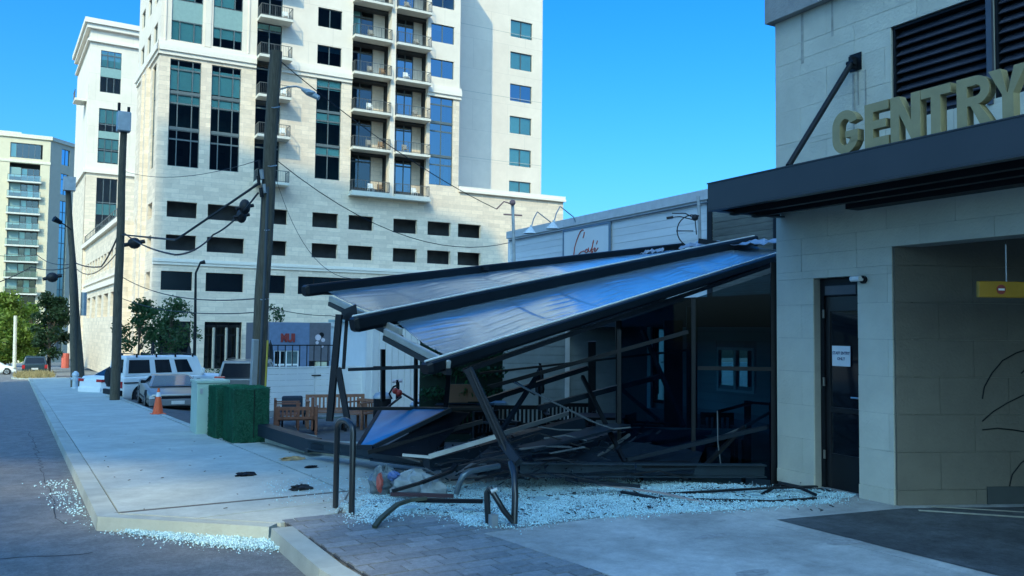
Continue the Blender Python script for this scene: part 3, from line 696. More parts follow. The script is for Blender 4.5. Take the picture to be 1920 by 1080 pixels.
plain_tower('dark_office_tower', 'dark glass office tower behind the camera, mirrored in the apartment windows', [(78, -80), (22, -80), (22, -100), (78, -100)], 95, mat('dark_curtain_wall', (.05, .07, .09), .3), wmirror)
ht = plain_tower('hotel_tower', 'pale hotel tower across the street with crown slots added to throw sun patches', [tuple(WA(17, -94)), tuple(WA(-17, -94)), tuple(WA(-17, -114)), tuple(WA(17, -114))], 74, greyst, wmirror)
cx, cy = ht.location[0], ht.location[1]
ops = [(-12.6, -9.4, 80.5, 82.1), (-9.2, -7.2, 79.6, 81.7), (-7.05, -5.2, 78.8, 81.0), (-5.1, -3.6, 78.3, 80.1), (-3.4, -2.1, 77.5, 78.7)]  # unseen crown slots, shaped to drop sun patches on the kerb corner
def crown(w_, z, d):
    p = WA(w_, -94-d); return (p[0]-cx, p[1]-cy, z+2)
wallmesh(-17, 17, 74, 105, ops, 0, .3, crown).build('sun_slot_screen', greyst, ht)

# ------------------------------------------------------------------ garage building on the right
GB = thing('garage_building', 'painted block garage building with louvred vent and dark steel canopy on the right', 'building', (8.3, 5.65, 0), R(-3.3))
# local: x into the building, y along the facade away from the camera, z up
S0, S1, TOP = -9.0, 1.66, 5.73
holes = [(.45, 1.08, 0, 2.47), (-1.10, -.02, 4.1, 5.16), (-2.25, -1.16, 4.1, 5.16), (-3.4, -2.31, 4.1, 5.16), (-6.2, 0.0, 0, 2.76)]
gp = lambda s, z, d: (d, s, z)
wallmesh(S0, S1-.01, 0, TOP, holes, .012, .3, lambda s, z, d: (d, s, z)).build('wall_core', mortar, GB)
bp_ = unit_piece(block)
rows = [(0.0, .16)]; z = .16
while z < TOP-.01: rows.append((z, min(z+.4, TOP))); z += .4
nb_ = 0
for ri, (za, zb) in enumerate(rows):
    cuts = sorted({za, zb, *[h[2] for h in holes if za < h[2] < zb], *[h[3] for h in holes if za < h[3] < zb]})
    for c0, c1 in zip(cuts[:-1], cuts[1:]):
        zc = (c0+c1)/2; hh = sorted([(h[0], h[1]) for h in holes if h[2] < zc < h[3]])
        s = S0-(.4 if ri % 2 else 0)
        segs = []; cur = S0
        for h0, h1 in hh:
            if h0 > cur: segs.append((cur, h0))
            cur = max(cur, h1)
        if cur < S1: segs.append((cur, S1))
        for g0, g1 in segs:
            x = S1-(.4 if ri % 2 else .8)
            stops = [g1]
            k = S1-(.4 if ri % 2 else 0)
            while k > g0+.02:
                if k < g1-.02: stops.append(k)
                k -= .8
            stops.append(g0)
            for e1, e0 in zip(stops[:-1], stops[1:]):
                if e1-e0 < .02: continue
                inst('block', bp_, GB, (-.001+random.uniform(-.0015, .0015)-(.012 if ri == 0 else 0), e0+.0022, c0+.002), (.03, e1-e0-.0035, c1-c0-.003)); nb_ += 1
print('blocks', nb_)
b = MB(); b.box(.0, 6, S1-.008, S1+.004, 0, TOP); b.box(.3, 6, S0, S1-.05, TOP-.2, TOP-.1); b.box(5.8, 6, S0, S1, 0, TOP); b.build('end_wall', block, GB)
for i, (a, c) in enumerate([(S1+.09-1.2*(k+1), S1+.09-1.2*k) for k in range(9)]):
    b = MB(); b.box(-.10, .4, a+.004, c-.004, TOP+.002, TOP+.33); b.build('coping', coping, GB, bevel=.006)
b = MB(); b.box(.401, 6, S1-.3, S1+.09, TOP+.002, TOP+.33); b.build('coping', coping, GB)
gr = mat('grime_streak', (.36, .35, .30), .85, var=.3, scale=8)
for (s_, z0_, z1_, w_) in ((.30, 4.2, 4.78, .02), (.46, 4.05, 4.78, .03), (.40, 4.4, 4.79, .02), (1.2, 5.1, 5.72, .04), (.75, 5.3, 5.72, .03)):
    b = MB(); b.box(-.0045, -.0030, s_, s_+w_, z0_, z1_); b.build('rust_drip', gr, GB)
# louvres
for (h0, h1) in ((-1.10, -.02), (-2.25, -1.16), (-3.4, -2.31)):
    b = MB(); b.box(.03, .29, h0+.001, h0+.03, 4.101, 5.159); b.box(.03, .29, h1-.03, h1-.001, 4.101, 5.159); b.box(.03, .29, h0+.031, h1-.031, 4.101, 4.13); b.box(.03, .29, h0+.031, h1-.031, 5.13, 5.159)
    b.box(.26, .28, h0+.031, h1-.031, 4.131, 5.129)
    lf = b.build('louvre', blackm, GB)
    for k in range(10):
        z = 4.15+k*.098; s = MB(); s.hexa([(.04, h0+.032, z), (.05, h0+.032, z-.008), (.05, h1-.032, z-.008), (.04, h1-.032, z), (.15, h0+.032, z+.105), (.16, h0+.032, z+.097), (.16, h1-.032, z+.097), (.15, h1-.032, z+.105)])
        s.build('slat', mat('louvre_slat', (.06, .065, .085), .35), lf)
b = MB(); b.box(-.02, .02, -1.158, -1.102, 4.05, 5.2); b.build('mullion', mat('louvre_slat', (.06, .065, .085), .35), GB)
# garage interior: soffit, splayed wall, back
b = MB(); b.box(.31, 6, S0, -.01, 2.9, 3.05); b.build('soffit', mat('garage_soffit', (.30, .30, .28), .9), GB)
sw = np.array([.95, -.36]); gw = MB()
def gsp(t, z, d): return (.02+t*.93-d*.37, -.003-t*.37-d*.93+.0, z)
wl = MB()
wl.hexa([gsp(.28, 0, -.1), gsp(5.2, 0, -.1), gsp(5.2, 0, 0), gsp(.28, 0, 0), gsp(.28, 2.9, -.1), gsp(5.2, 2.9, -.1), gsp(5.2, 2.9, 0), gsp(.28, 2.9, 0)])
wl.build('wall_core', mortar, GB)
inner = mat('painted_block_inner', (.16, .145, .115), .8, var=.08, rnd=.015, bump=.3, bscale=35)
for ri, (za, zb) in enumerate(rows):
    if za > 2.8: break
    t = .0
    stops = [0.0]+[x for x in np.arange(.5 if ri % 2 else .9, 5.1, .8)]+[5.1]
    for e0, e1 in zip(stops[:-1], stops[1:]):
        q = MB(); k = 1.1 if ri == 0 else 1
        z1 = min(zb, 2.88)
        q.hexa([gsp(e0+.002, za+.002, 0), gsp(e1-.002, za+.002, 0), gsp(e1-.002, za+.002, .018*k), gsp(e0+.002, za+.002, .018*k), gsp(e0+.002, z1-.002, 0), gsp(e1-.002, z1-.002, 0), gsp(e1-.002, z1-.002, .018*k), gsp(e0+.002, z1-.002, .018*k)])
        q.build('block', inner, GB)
b = MB(); b.hexa([gsp(1.02, .003, .022), gsp(5.1, .003, .022), gsp(5.1, .003, .034), gsp(1.02, .003, .034), gsp(1.02, .19, .022), gsp(5.1, .19, .022), gsp(5.1, .19, .034), gsp(1.02, .19, .034)]); b.build('base_trim', mat('dark_base', (.05, .06, .06), .6), GB)
# thin black branch mural on the inner wall
gO = frame((8.3, 5.65, 0), R(-3.3))
def wall_hit(px, py, off=.026):
    n = (gO[:3, :3]@np.array([-.37, -.93, 0])); n /= np.linalg.norm(n); P0 = (gO@np.array([*gsp(1, 0, off), 1]))[:3]
    d = ray(px, py); t = ((P0-O)@n)/(d@n); return O+d*t
for pts in ([(1842, 748), (1846, 725), (1860, 700), (1880, 676), (1905, 662), (1935, 652)], [(1842, 790), (1862, 772), (1890, 755), (1925, 738)], [(1842, 806), (1870, 803), (1900, 806), (1935, 812)], [(1893, 912), (1898, 890), (1915, 868), (1935, 852)], [(1915, 700), (1925, 690), (1940, 684)]):
    b = MB(); b.tube([wall_hit(*p) for p in pts], .007, 5); b.build('mural_line', blackm, GB, world=True)
b = MB(); b.box(3, 6, S0, -2, .001, .01); b.build('garage_floor', darkfloor, GB)
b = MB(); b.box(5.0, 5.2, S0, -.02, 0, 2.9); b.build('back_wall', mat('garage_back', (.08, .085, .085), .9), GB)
# door
DR = thing('staff_door', 'tall black glazed staff door with a white paper notice, in the block wall', 'door', tuple((gO@np.array([.14, .765, .0, 1]))[:3]), R(-3.3))
b = MB(); b.box(-.03, .04, -.314, -.262, 0, 2.465); b.box(-.03, .04, .262, .314, 0, 2.465); b.box(-.03, .04, -.261, .261, 2.26, 2.465); b.build('frame', blackm, DR)
b = MB(); b.box(-.0, .04, -.26, -.2, .012, 2.255); b.box(0, .04, .2, .26, .012, 2.255); b.box(0, .04, -.199, .199, .012, .42); b.box(0, .04, -.199, .199, 2.08, 2.255); b.box(.0, .04, -.199, .199, .90, .96); b.build('door_leaf', mat('door_black', (.012, .013, .015), .3), DR, bevel=.004)
b = MB(); b.box(.015, .025, -.198, .198, .961, 2.079); b.box(.015, .025, -.198, .198, .421, .899); b.build('glass', mat('black_glass', (.008, .012, .016), .05), DR)
b = MB(); b.box(-.035, -.001, -.2, .24, 2.27, 2.38); b.build('door_closer', mat('closer_grey', (.09, .09, .095), .5), DR, bevel=.006)
b = MB(); b.box(-.012, -.001, -.25, -.215, 1.0, 1.2); b.tube([(-.02, -.23, 1.09), (-.05, -.23, 1.09), (-.055, -.14, 1.09)], .011, 8); b.build('lever_handle', steel, DR)
b = MB(); b.box(-.05, .05, -.31, .31, .0, .014); b.build('threshold', fadedsteel, DR)
for z in (.35, 1.2, 2.0):
    b = MB(); b.box(-.04, -.028, .25, .275, z, z+.1); b.build('hinge', steel, DR)
NT = MB(); NT.box(.0, .0015, -.13, .13, 0, .235)
NP = thing('paper_notice', 'white paper notice lettered staff entry only taped to the black door', 'notice', tuple((gO@np.array([.14-.006, .80, 1.44, 1]))[:3]), R(-3.3))
NT.build('sheet', mat('paper', (.72, .74, .74), .9, var=.02), NP)
inkm = mat('ink_blue', (.02, .03, .10), .8)
for i, s_ in enumerate(('STAFF ENTRY', 'ONLY')):
    text_piece('lettering', s_, .048, (-.002, -.0, .15-i*.065), (0, -1, 0), (0, 0, 1), .0006, inkm, NP, squeeze=.85, bold=.0012)
# security camera
SC = thing('security_camera', 'small white dome-ended security camera beside the top corner of the black door', 'security camera', tuple((gO@np.array([-.0, .36, 2.42, 1]))[:3]), R(-3.3))
b = MB(); b.tube([(0, 0, 0), (-.03, 0, 0)], .045, 14); b.build('mount', blackm, SC)
b = MB(); b.tube([(-.03, 0, 0), (-.07, .01, .005)], .018, 8); b.tube([(-.09, -.02, .01), (-.09, .10, .01)], .032, 12); b.build('camera_body', whitep, SC)
b = MB(); b.tube([(-.09, .10, .01), (-.09, .112, .01)], .026, 12); b.build('lens', mat('black_glass', (.008, .012, .016), .05), SC)
# canopy
CN = thing('steel_canopy', 'dark steel entrance canopy hung from the block wall by a tie rod', 'canopy', tuple((gO@np.array([0, -1, 3.25, 1]))[:3]), R(-3.3))
cz = lambda z: z-3.25
X0 = -1.17
b = MB(); b.box(X0, X0+.02, -6, 2.60, cz(3.26), cz(3.565)); b.box(X0, X0+.1, -6, 2.6, cz(3.245), cz(3.258)); b.box(X0-.008, X0+.1, -6.0, 2.61, cz(3.567), cz(3.58)); b.build('fascia', canopym, CN)
b = MB(); b.box(X0+.021, -.02, 2.58, 2.6, cz(3.26), cz(3.565)); b.box(X0+.101, -.02, 2.5, 2.6, cz(3.245), cz(3.258)); b.build('end_channel', canopym, CN)
b = MB(); b.box(X0+.021, -.01, -6, 2.579, cz(3.45), cz(3.47)); b.build('deck', mat('canopy_soffit', (.02, .02, .024), .5), CN)
for x in (-.85, -.5): b = MB(); b.box(x, x+.08, -6, 2.579, cz(3.22), cz(3.449)); b.build('beam', blackm, CN)
b = MB(); b.box(-.22, -.02, -6, 1.42, cz(3.2), cz(3.44)); b.build('wall_beam', blackm, CN)
b = MB(); b.tube([(X0+.1, 1.44, cz(3.6)), (-.09, 1.44, cz(4.86))], .032, 12); b.build('tie_rod', blackm, CN)
b = MB(); b.box(-.012, -.003, 1.36, 1.52, cz(4.8), cz(5.0)); b.box(-.10, -.012, 1.42, 1.46, cz(4.82), cz(4.95)); b.tube([(-.08, 1.39, cz(4.88)), (-.08, 1.49, cz(4.88))], .03, 8); b.build('bracket', blackm, CN)
# letters: each a solid with its own outline
LS = thing('canopy_sign', 'tan metal letters standing in a row along the edge of the dark canopy', 'sign letters', tuple((gO@np.array([X0+.02, -.25, 3.585, 1]))[:3]), R(-3.3))
def arc(cx, cy, rx, ry, a0, a1, n=14): return [(cx+rx*math.cos(R(a0+(a1-a0)*i/n)), cy+ry*math.sin(R(a0+(a1-a0)*i/n))) for i in range(n+1)]
def band_poly(outer, inner, b, D, pl):
    n = len(outer)
    for i in range(n-1):
        q = [outer[i], outer[i+1], inner[i+1], inner[i]]; b.hexa([pl(*p, 0) for p in q]+[pl(*p, D) for p in q])
H_, T_ = .42, .095
def mk(ch):
    pcs = []
    def r(x0, y0, x1, y1): pcs.append([(x0, y0), (x1, y0), (x1, y1), (x0, y1)])
    W_ = .30
    if ch == 'E': r(0, 0, T_, H_); r(T_, 0, .27, .085); r(T_, .17, .24, .25); r(T_, H_-.085, .27, H_)
    if ch == 'T': r(.10, 0, .10+T_, H_-.085); r(0, H_-.085, .295, H_)
    if ch == 'N': r(0, 0, T_, H_); r(.22, 0, .22+T_, H_); pcs.append([(T_, H_), (T_, H_-.17), (.22, 0), (.22, .17)])
    if ch == 'Y': r(.115, 0, .115+T_, .2); pcs.append([(.115, .2), (.16, .2), (.105, H_), (0, H_)]); pcs.append([(.16, .2), (.21, .2), (.325, H_), (.22, H_)])
    if ch == 'R':
        r(0, 0, T_, H_); r(T_, H_-.08, .17, H_); r(T_, .17, .17, .245); pcs.append([(.125, .17), (.205, .17), (.315, 0), (.21, 0)])
        o = arc(.17, .295, .13, .125, -90, 90); i = arc(.17, .295, .05, .05, -90, 90)
        for k in range(len(o)-1): pcs.append([o[k], o[k+1], i[k+1], i[k]])
    if ch == 'G':
        o = arc(.155, .27, .155, .155, 15, 180)+arc(.155, .15, .155, .155, 180, 345); i = arc(.155, .27, .062, .07, 15, 180)+arc(.155, .15, .062, .07, 180, 345)
        for k in range(len(o)-1): pcs.append([o[k], o[k+1], i[k+1], i[k]])
        r(.16, .15, .31, .215); r(.225, .10, .31, .149)
    return pcs
for ch, s in zip('GENTRY', (-.215, -.60, -.885, -1.20, -1.545, -1.83)):
    b = MB()
    for p in mk(ch): b.hexa([(0, s+.25-x*.98, y) for x, y in p]+[(-.0+.09, s+.25-x*.98, y) for x, y in p])
    b.build('letter', goldm, LS)
b = MB(); b.box(-.01, .1, -2.4, .1, -.006, -.001); b.build('mounting_rail', blackm, LS)
# yellow clearance bar
YB = thing('clearance_bar', 'yellow hanging clearance bar with a round no-entry mark inside the garage opening', 'clearance bar', tuple(at(1878, 543, 7.9)), R(-3.3-22))
yel = mat('yellow_paint', (.36, .19, .008), .5)
b = MB(); b.box(-.24, 2.2, -.02, .02, -.075, .075); b.build('bar', yel, YB, bevel=.008)
for x in (-.0, .5, 1.8): b = MB(); b.tube([(x+.05, 0, .076), (x+.05, 0, .42)], .006, 6); b.build('hanger_chain', fadedsteel, YB)
b = MB(); b.tube([(-.02, -.021, 0), (-.02, -.024, 0)], .045, 20); b.build('no_entry_disc', mat('sign_red', (.25, .035, .03), .5), YB)
b = MB(); b.box(-.05, .01, -.027, -.0245, -.009, .009); b.build('no_entry_bar', whitep, YB)
# ------------------------------------------------------------------ white sided restaurant
RS = thing('restaurant_building', 'white horizontally sided restaurant building behind the wreck with dark glazed ground floor', 'restaurant', (14.4, 14.6, -.1), R(-4))
bd = unit_piece(sidingm)
rz0 = .1
signh = None
z = 2.45
while z < 4.95:
    inst('siding_board', bd, RS, (random.uniform(-.002, .002), -.17, z+rz0), (.022, 10.27, .192)); z += .2
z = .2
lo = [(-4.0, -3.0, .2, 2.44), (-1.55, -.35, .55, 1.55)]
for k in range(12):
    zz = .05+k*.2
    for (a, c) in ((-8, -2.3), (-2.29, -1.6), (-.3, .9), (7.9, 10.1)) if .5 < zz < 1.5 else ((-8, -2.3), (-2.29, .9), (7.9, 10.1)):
        inst('siding_board', unit_piece(mat('shaded_lower_siding', (.42, .49, .49), .7, var=.05, rnd=.06, aniso=(.4, .4, 3))), RS, (0, a, zz+rz0), (.022, c-a, .192))  # darker copy of the siding colour, standing in for shade under the roof
b = MB(); b.box(.023, .2, -8, 10.05, 0, 5.0); b.box(.2, 8, 9.9, 10.05, 0, 5.0); b.box(.2, 8, -8, 10, 4.7, 4.8); b.build('wall_core', mat('sheathing', (.35, .37, .38), .9), RS)
b = MB(); b.box(-.06, .3, -.2, 10.2, 5.06, 5.30); b.build('parapet_cap', mat('grey_trim', (.50, .52, .53), .6), RS)
b = MB(); b.box(-.03, -.001, 9.98, 10.12, .0, 5.05); b.box(-.03, -.001, -.2, -.06, 2.4, 5.05); b.build('corner_board', whitep, RS)
b = MB(); b.tube([(-.05, -.1, 4.98), (-.05, 10, 4.98)], .02, 6); b.build('conduit', mat('dark_conduit', (.1, .12, .14), .5), RS)
# storefront
b = MB(); b.box(-.05, -.001, .9, 7.9, 2.3+rz0, 2.52); b.build('lintel', blackm, RS)
for i, (a, c) in enumerate(((.95, 2.0), (2.5, 3.6), (3.75, 5.2), (5.3, 6.5), (6.6, 7.85))):
    window(RS, lambda u, zz, d: (d-.06, u, zz+rz0), a, c, .05, 2.0 if i == 1 or i == 0 else 2.25, .0, 1, [], darkg, fm=blackm, ft=.08)
b = MB(); b.box(-.12, -.062, 2.02, 2.48, .0, 2.0+rz0); b.box(-.12, -.062, 1.3, 3.1, 2.02+rz0, 2.22+rz0); b.build('white_trim', whitep, RS)
b = MB(); b.box(-.12, -.062, 3.62, 3.75, 0, 2.2); b.box(-.12, -.062, 5.21, 5.29, 0, 2.2); b.build('white_trim', fadedsteel, RS)
window(RS, lambda u, zz, d: (d-.03, u, zz+rz0), -1.55, -.35, .5, 1.5, 0, 2, [], darkg, fm=whitep, ft=.06)
b = MB(); b.box(.201, 1.4, .9, 7.9, 0, 2.4); b.build('rooms', interior, RS)
porchm = mat('porch_black', (.008, .011, .014), .6, spec=.2)
b = MB(); b.box(-3.3, -.125, -8, 6.2, 2.40, 2.5); b.build('porch_roof', porchm, RS)
b = MB(); b.box(-3.36, -3.301, -8, 6.2, 2.02, 2.55); b.build('porch_fascia', porchm, RS)
for y in (4.9, 6.1): b = MB(); b.box(-3.3, -3.2, y, y+.1, 0, 2.02); b.build('porch_post', porchm, RS)
# dark weathered bay beside it
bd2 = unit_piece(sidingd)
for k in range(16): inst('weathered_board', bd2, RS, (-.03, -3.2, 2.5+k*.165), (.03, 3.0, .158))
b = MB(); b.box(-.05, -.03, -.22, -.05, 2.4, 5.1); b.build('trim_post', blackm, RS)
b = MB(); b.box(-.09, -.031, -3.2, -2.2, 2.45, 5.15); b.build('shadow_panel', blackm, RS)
# framed script sign
SG = thing('framed_script_sign', 'white framed wall sign with thin red handwritten lettering on the sided restaurant', 'sign', tuple((frame((14.4, 14.6, 0), R(-4))@np.array([-.02, 5.18, 3.6, 1]))[:3]), R(-4))
b = MB(); b.box(-.05, -.02, -1.2, 1.2, -.1, 1.22); b.build('panel', mat('sign_panel', (.66, .69, .70), .5, var=.02), SG)
b = MB()
b.box(-.07, -.015, -1.25, -1.2, -.1, 1.27); b.box(-.07, -.015, 1.2, 1.25, -.1, 1.27); b.box(-.07, -.015, -1.199, 1.199, 1.22, 1.27); b.build('sign_frame', mat('sign_frame', (.10, .17, .25), .5), SG)
scr_ = [[(.34, 1.0), (.30, 1.03), (.22, .95), (.12, .72), (.03, .42), (0, .16), (.03, .05), (.10, .07), (.26, .22), (.36, .25), (.42, .2)], [(.38, .93), (.36, .8), (.33, .72)],
        [(.50, .27), (.45, .3), (.41, .22), (.44, .16), (.5, .2), (.53, .33), (.54, .2), (.58, .18), (.64, .3)],
        [(.64, .3), (.70, .52), (.71, .58), (.68, .5), (.63, .1), (.61, .02), (.64, .04), (.68, .2)],
        [(.68, .24), (.75, .3), (.77, .26), (.73, .2), (.75, .16), (.80, .2), (.86, .28)], [(.80, .42), (.84, .54)]]
for st in scr_:
    b = MB(); b.tube([(-.06, .62-x*1.5, .36+y*.80) for x, y in st], .016, 5); b.build('lettering', mat('script_red', (.42, .07, .05), .5), SG)
for i, s in enumerate((7.1, 5.75)):
    b = MB(); pts = [(-.03+0, s, 5.0)]+[(-.03-.55*math.sin(R(a))*1.0, s+.02, 5.15+.33*math.sin(R(a*1.0))) for a in (10, 35, 60, 90)]+[(-.75, s-.05, 5.25), (-.85, s-.1, 5.0)]
    b.tube(pts, .016, 6)
    l = thing('gooseneck_lamp', ('arched gooseneck sign lamp on the white parapet, nearer the street end' if i == 0 else 'arched gooseneck sign lamp on the white parapet directly above the script sign'), 'wall lamp', tuple((frame((14.4, 14.6, 0), R(-4))@np.array([0, s, 5.0, 1]))[:3]), R(-4), 'gooseneck sign lamps')
    b.v = [(x, y-s, z-5.0) for x, y, z in b.v]; b.build('arm', mat('lamp_arm', (.12, .2, .27), .4), l)
    b = MB(); b.poly([(.04*math.cos(2*math.pi*k/14), .04*math.sin(2*math.pi*k/14)) for k in range(14)], 0, .06, lambda x, y, z: (x-.86, y-.1, z-.02))
    n = 16; k0 = len(b.v)
    b.v += [(-.88+.04*math.cos(2*math.pi*k/n), -.1+.04*math.sin(2*math.pi*k/n), -.02) for k in range(n)]+[(-.92+.2*math.cos(2*math.pi*k/n), -.12+.2*math.sin(2*math.pi*k/n), -.22) for k in range(n)]
    b.f += [(k0+k, k0+(k+1) % n, k0+n+(k+1) % n, k0+n+k) for k in range(n)]; b.build('shade', sidingm, l)
# service mast and coiled cable
sm_ = thing('service_mast', 'vertical service mast with a coil of cable against the white siding', 'electric mast', tuple(at(1308, 500, 17.5)), 0)
b = MB(); b.tube([at(1313, 500, 17.5), at(1311, 400, 17.5), at(1309, 368, 17.5)], .035, 8); b.build('mast', fadedsteel, sm_, world=True)
b = MB(); cc = at(1300, 433, 17.4)
b.tube([cc+np.array([cr[0]*.33*math.cos(a), cr[1]*.33*math.cos(a), .33*math.sin(a)]) for a in np.linspace(1.2, 5.4, 18)], .013, 5)
b.tube([at(1255, 408, 17.4), at(1275, 406, 17.4), at(1300, 412, 17.4)], .012, 5); b.tube([at(1260, 400, 17.4), at(1285, 400, 17.4), at(1303, 410, 17.4), at(1306, 440, 17.4)], .012, 5)
b.tube([at(1268, 433, 17.4), at(1300, 433, 17.4)], .012, 5); b.build('cable', cord, sm_, world=True)
b = MB(); b.ball(at(1303, 408, 17.35), .07); b.tube([at(1250, 409, 17.4), at(1262, 407, 17.4)], .03, 6); b.build('splice', cord, sm_, world=True)
# ------------------------------------------------------------------ neighbouring small buildings and fences beyond the patio
GT = thing('white_board_fence', 'low white fence of horizontal boards with a gate joint, behind the teak bench', 'fence', (7.6, 22.0, -.35), 0)
fb_ = unit_piece(whitep)
for (a, c) in ((-1.38, -.12), (-.10, 1.42)):
    for k in range(7): inst('board', fb_, GT, (a, random.uniform(-.003, .003), .06+k*.155), (c-a, .03, .149))
for x in (-1.4, -.115, 1.4): b = MB(); b.box(x-.0, x+.06, .031, .09, 0, 1.14); b.build('post', whitep, GT)
b = MB(); b.box(-1.4, 1.46, -.015, .06, 1.147, 1.18); b.build('top_rail', whitep, GT)
b = MB(); b.box(-.2, .05, -.02, -.001, .93, .96); b.build('latch', blackm, GT)
SH = thing('board_and_batten_shed', 'pale shed of vertical boards with double doors, behind the fallen roof corner', 'shed', (8.8, 21.7, -.4), 0)
vb = unit_piece(whitep); x = 0.0; k = 0
while x < 2.6:
    wd = .19; inst('vertical_board', vb, SH, (x, random.uniform(-.004, .004)-(.02 if k % 3 == 0 else 0), 0), (wd-.02, .03, 2.42)); x += wd; k += 1
b = MB(); b.box(0, 2.6, .031, 2.5, 0, 2.42); b.build('wall_core', whitep, SH); b = MB(); b.box(-.15, 2.75, -.15, 2.6, 2.421, 2.5); b.build('roof', mat('shed_roof', (.32, .42, .42), .6), SH)
for (x0_, z_) in ((.18, 1.0), (1.62, 1.05)): b = MB(); b.box(x0_, x0_+.55, -.045, -.026, z_+.2, z_+.23); b.build('door_bolt', blackm, SH)
b = MB(); b.box(.15, .19, -.05, -.026, .05, 2.3); b.box(2.3, 2.34, -.05, -.026, .05, 2.3); b.build('door_trim', whitep, SH)
BS = thing('blue_shop', 'small blue-grey shop front with red lettering and white glazing bars', 'shop', (13.7, 48, -1.9), R(-2))
shopb = mat('shop_blue', (.13, .19, .30), .7); gpn = mat('shop_grey', (.12, .12, .14), .7)
wallmesh(0, 2.25, 0, 4.1, [(.25, 1.65, 0, 2.5)], 0, .2, lambda u, z, d: (u, d, z)).build('front_wall', shopb, BS)
b = MB(); b.box(2.26, 3.5, 0, .2, 1.9, 4.1); b.box(0, 3.5, .21, 6, 4.0, 4.1); b.box(3.3, 3.5, .21, 6, 0, 4); b.box(0, .1, .21, 6, 0, 4); b.build('side_wall', gpn, BS)
window(BS, lambda u, z, d: (u, d, z), .25, 1.65, .6, 2.5, .05, 4, [1.7], darkg, fm=whitep, ft=.05)
b = MB(); b.box(.8, 1.6, 3, 3.1, 0, 4); b.build('rooms', interior, BS)
b = MB(); b.box(2.65, 3.2, -.3, .3, 0, 1.85); b.build('doorway_panel', mat('cream_panel', (.62, .60, .42), .7, var=.25, scale=5), BS)
text_piece('lettering', 'MUI', .62, (1.0, -.03, 3.2), (1, 0, 0), (0, 0, 1), .03, mat('sign_red', (.45, .04, .04), .5), BS, bold=.035, squeeze=.75)
mm = mat('mural_white', (.55, .5, .55), .8)
for (x, z, r_) in ((2.75, 3.25, .18), (2.95, 3.4, .15), (3.05, 3.1, .12), (2.7, 2.95, .1), (3.0, 2.75, .09)):
    b = MB(); b.tube([(x, -.004, z), (x, -.012-r_*.02, z)], r_, 9); b.build('mural_patch', mm if r_ != .15 else blackm, BS)
WB = thing('pale_flat_roofed_building', 'pale flat-roofed building with dark paired windows seen beyond the shed', 'building', (17.8, 50, -2), R(-2))
wallmesh(0, 7, 0, 4.0, [(.5, 1.1, 1, 3.4), (1.5, 2.5, 1, 3.4), (3, 4, 1, 3.4)], 0, .3, lambda u, z, d: (u, d, z)).build('front_wall', mat('pale_blue_wall', (.55, .62, .66), .8), WB)
for u in ((.5, 1.1), (1.5, 2.5), (3, 4)): window(WB, lambda a, z, d: (a, d, z), *u, 1, 3.4, .1, 1, [2.3], darkg, fm=whitep)
b = MB(); b.box(-.1, 7.1, -.1, 5, 4.001, 4.25); b.box(0, 7, 1.5, 1.6, 0, 3.9); b.build('roof', mat('grey_trim', (.50, .52, .53), .6), WB)
# iron railing in front of the shop
IR = thing('iron_railing', 'thin black iron railing above the white fence, in front of the blue shop', 'railing', (10.2, 32, -1.1), 0)
b = MB()
for k in range(14): b.bar((-1.6+k*.28, 0, 0), (-1.6+k*.28, 0, 2.3), .03, .03)
b.build('baluster', blackm, IR); b = MB(); b.bar((-1.6, 0, 2.3), (2.1, 0, 2.3), .04, .04); b.bar((-1.6, 0, .3), (2.1, 0, .3), .04, .04); b.build('rail', blackm, IR)
for (px, lab) in ((574, 'left'), (522, 'right')):
    pass
def umbrella(px, py_top, py_bot, d, label, green=(.012, .016, .02)):
    p = at(px, py_bot, d); q = at(px, py_top, d); h = q[2]-p[2]
    t = thing('folded_umbrella', label, 'umbrella', tuple(p), 0, 'folded umbrellas'); g = mat('umbrella_canvas', green, .8, var=.3, scale=20)
    b = MB(); b.tube([(0, 0, -.6), (0, 0, h*1.05)], .025, 8); b.build('pole', blackm, t)
    b = MB(); rr = [.02, .13, .17, .20, .17]; n = 12; zz = [h, h*.8, h*.5, h*.2, h*.08]; k0 = 0
    for i in range(5):
        for j in range(n):
            a = 2*math.pi*j/n; r_ = rr[i]*(1.25 if j % 2 else .8)*h/1.6; b.v.append((r_*math.cos(a), r_*math.sin(a), zz[i]))
    for i in range(4):
        for j in range(n): b.f.append((i*n+j, (i+1)*n+j, (i+1)*n+(j+1) % n, i*n+(j+1) % n))
    b.build('canvas', g, t); return t
umbrella(506, 640, 682, 45, 'folded black umbrella just right of the big leaning pole')
umbrella(354, 648, 680, 44, 'folded black umbrella above the roof of the white off-road vehicle')
umbrella(1012, 684, 742, 15.5, 'folded dark umbrella inside the ruined patio, against the pale wall')
umbrella(286, 640, 665, 46, 'small folded dark umbrella behind the roof rack of the off-road vehicle')
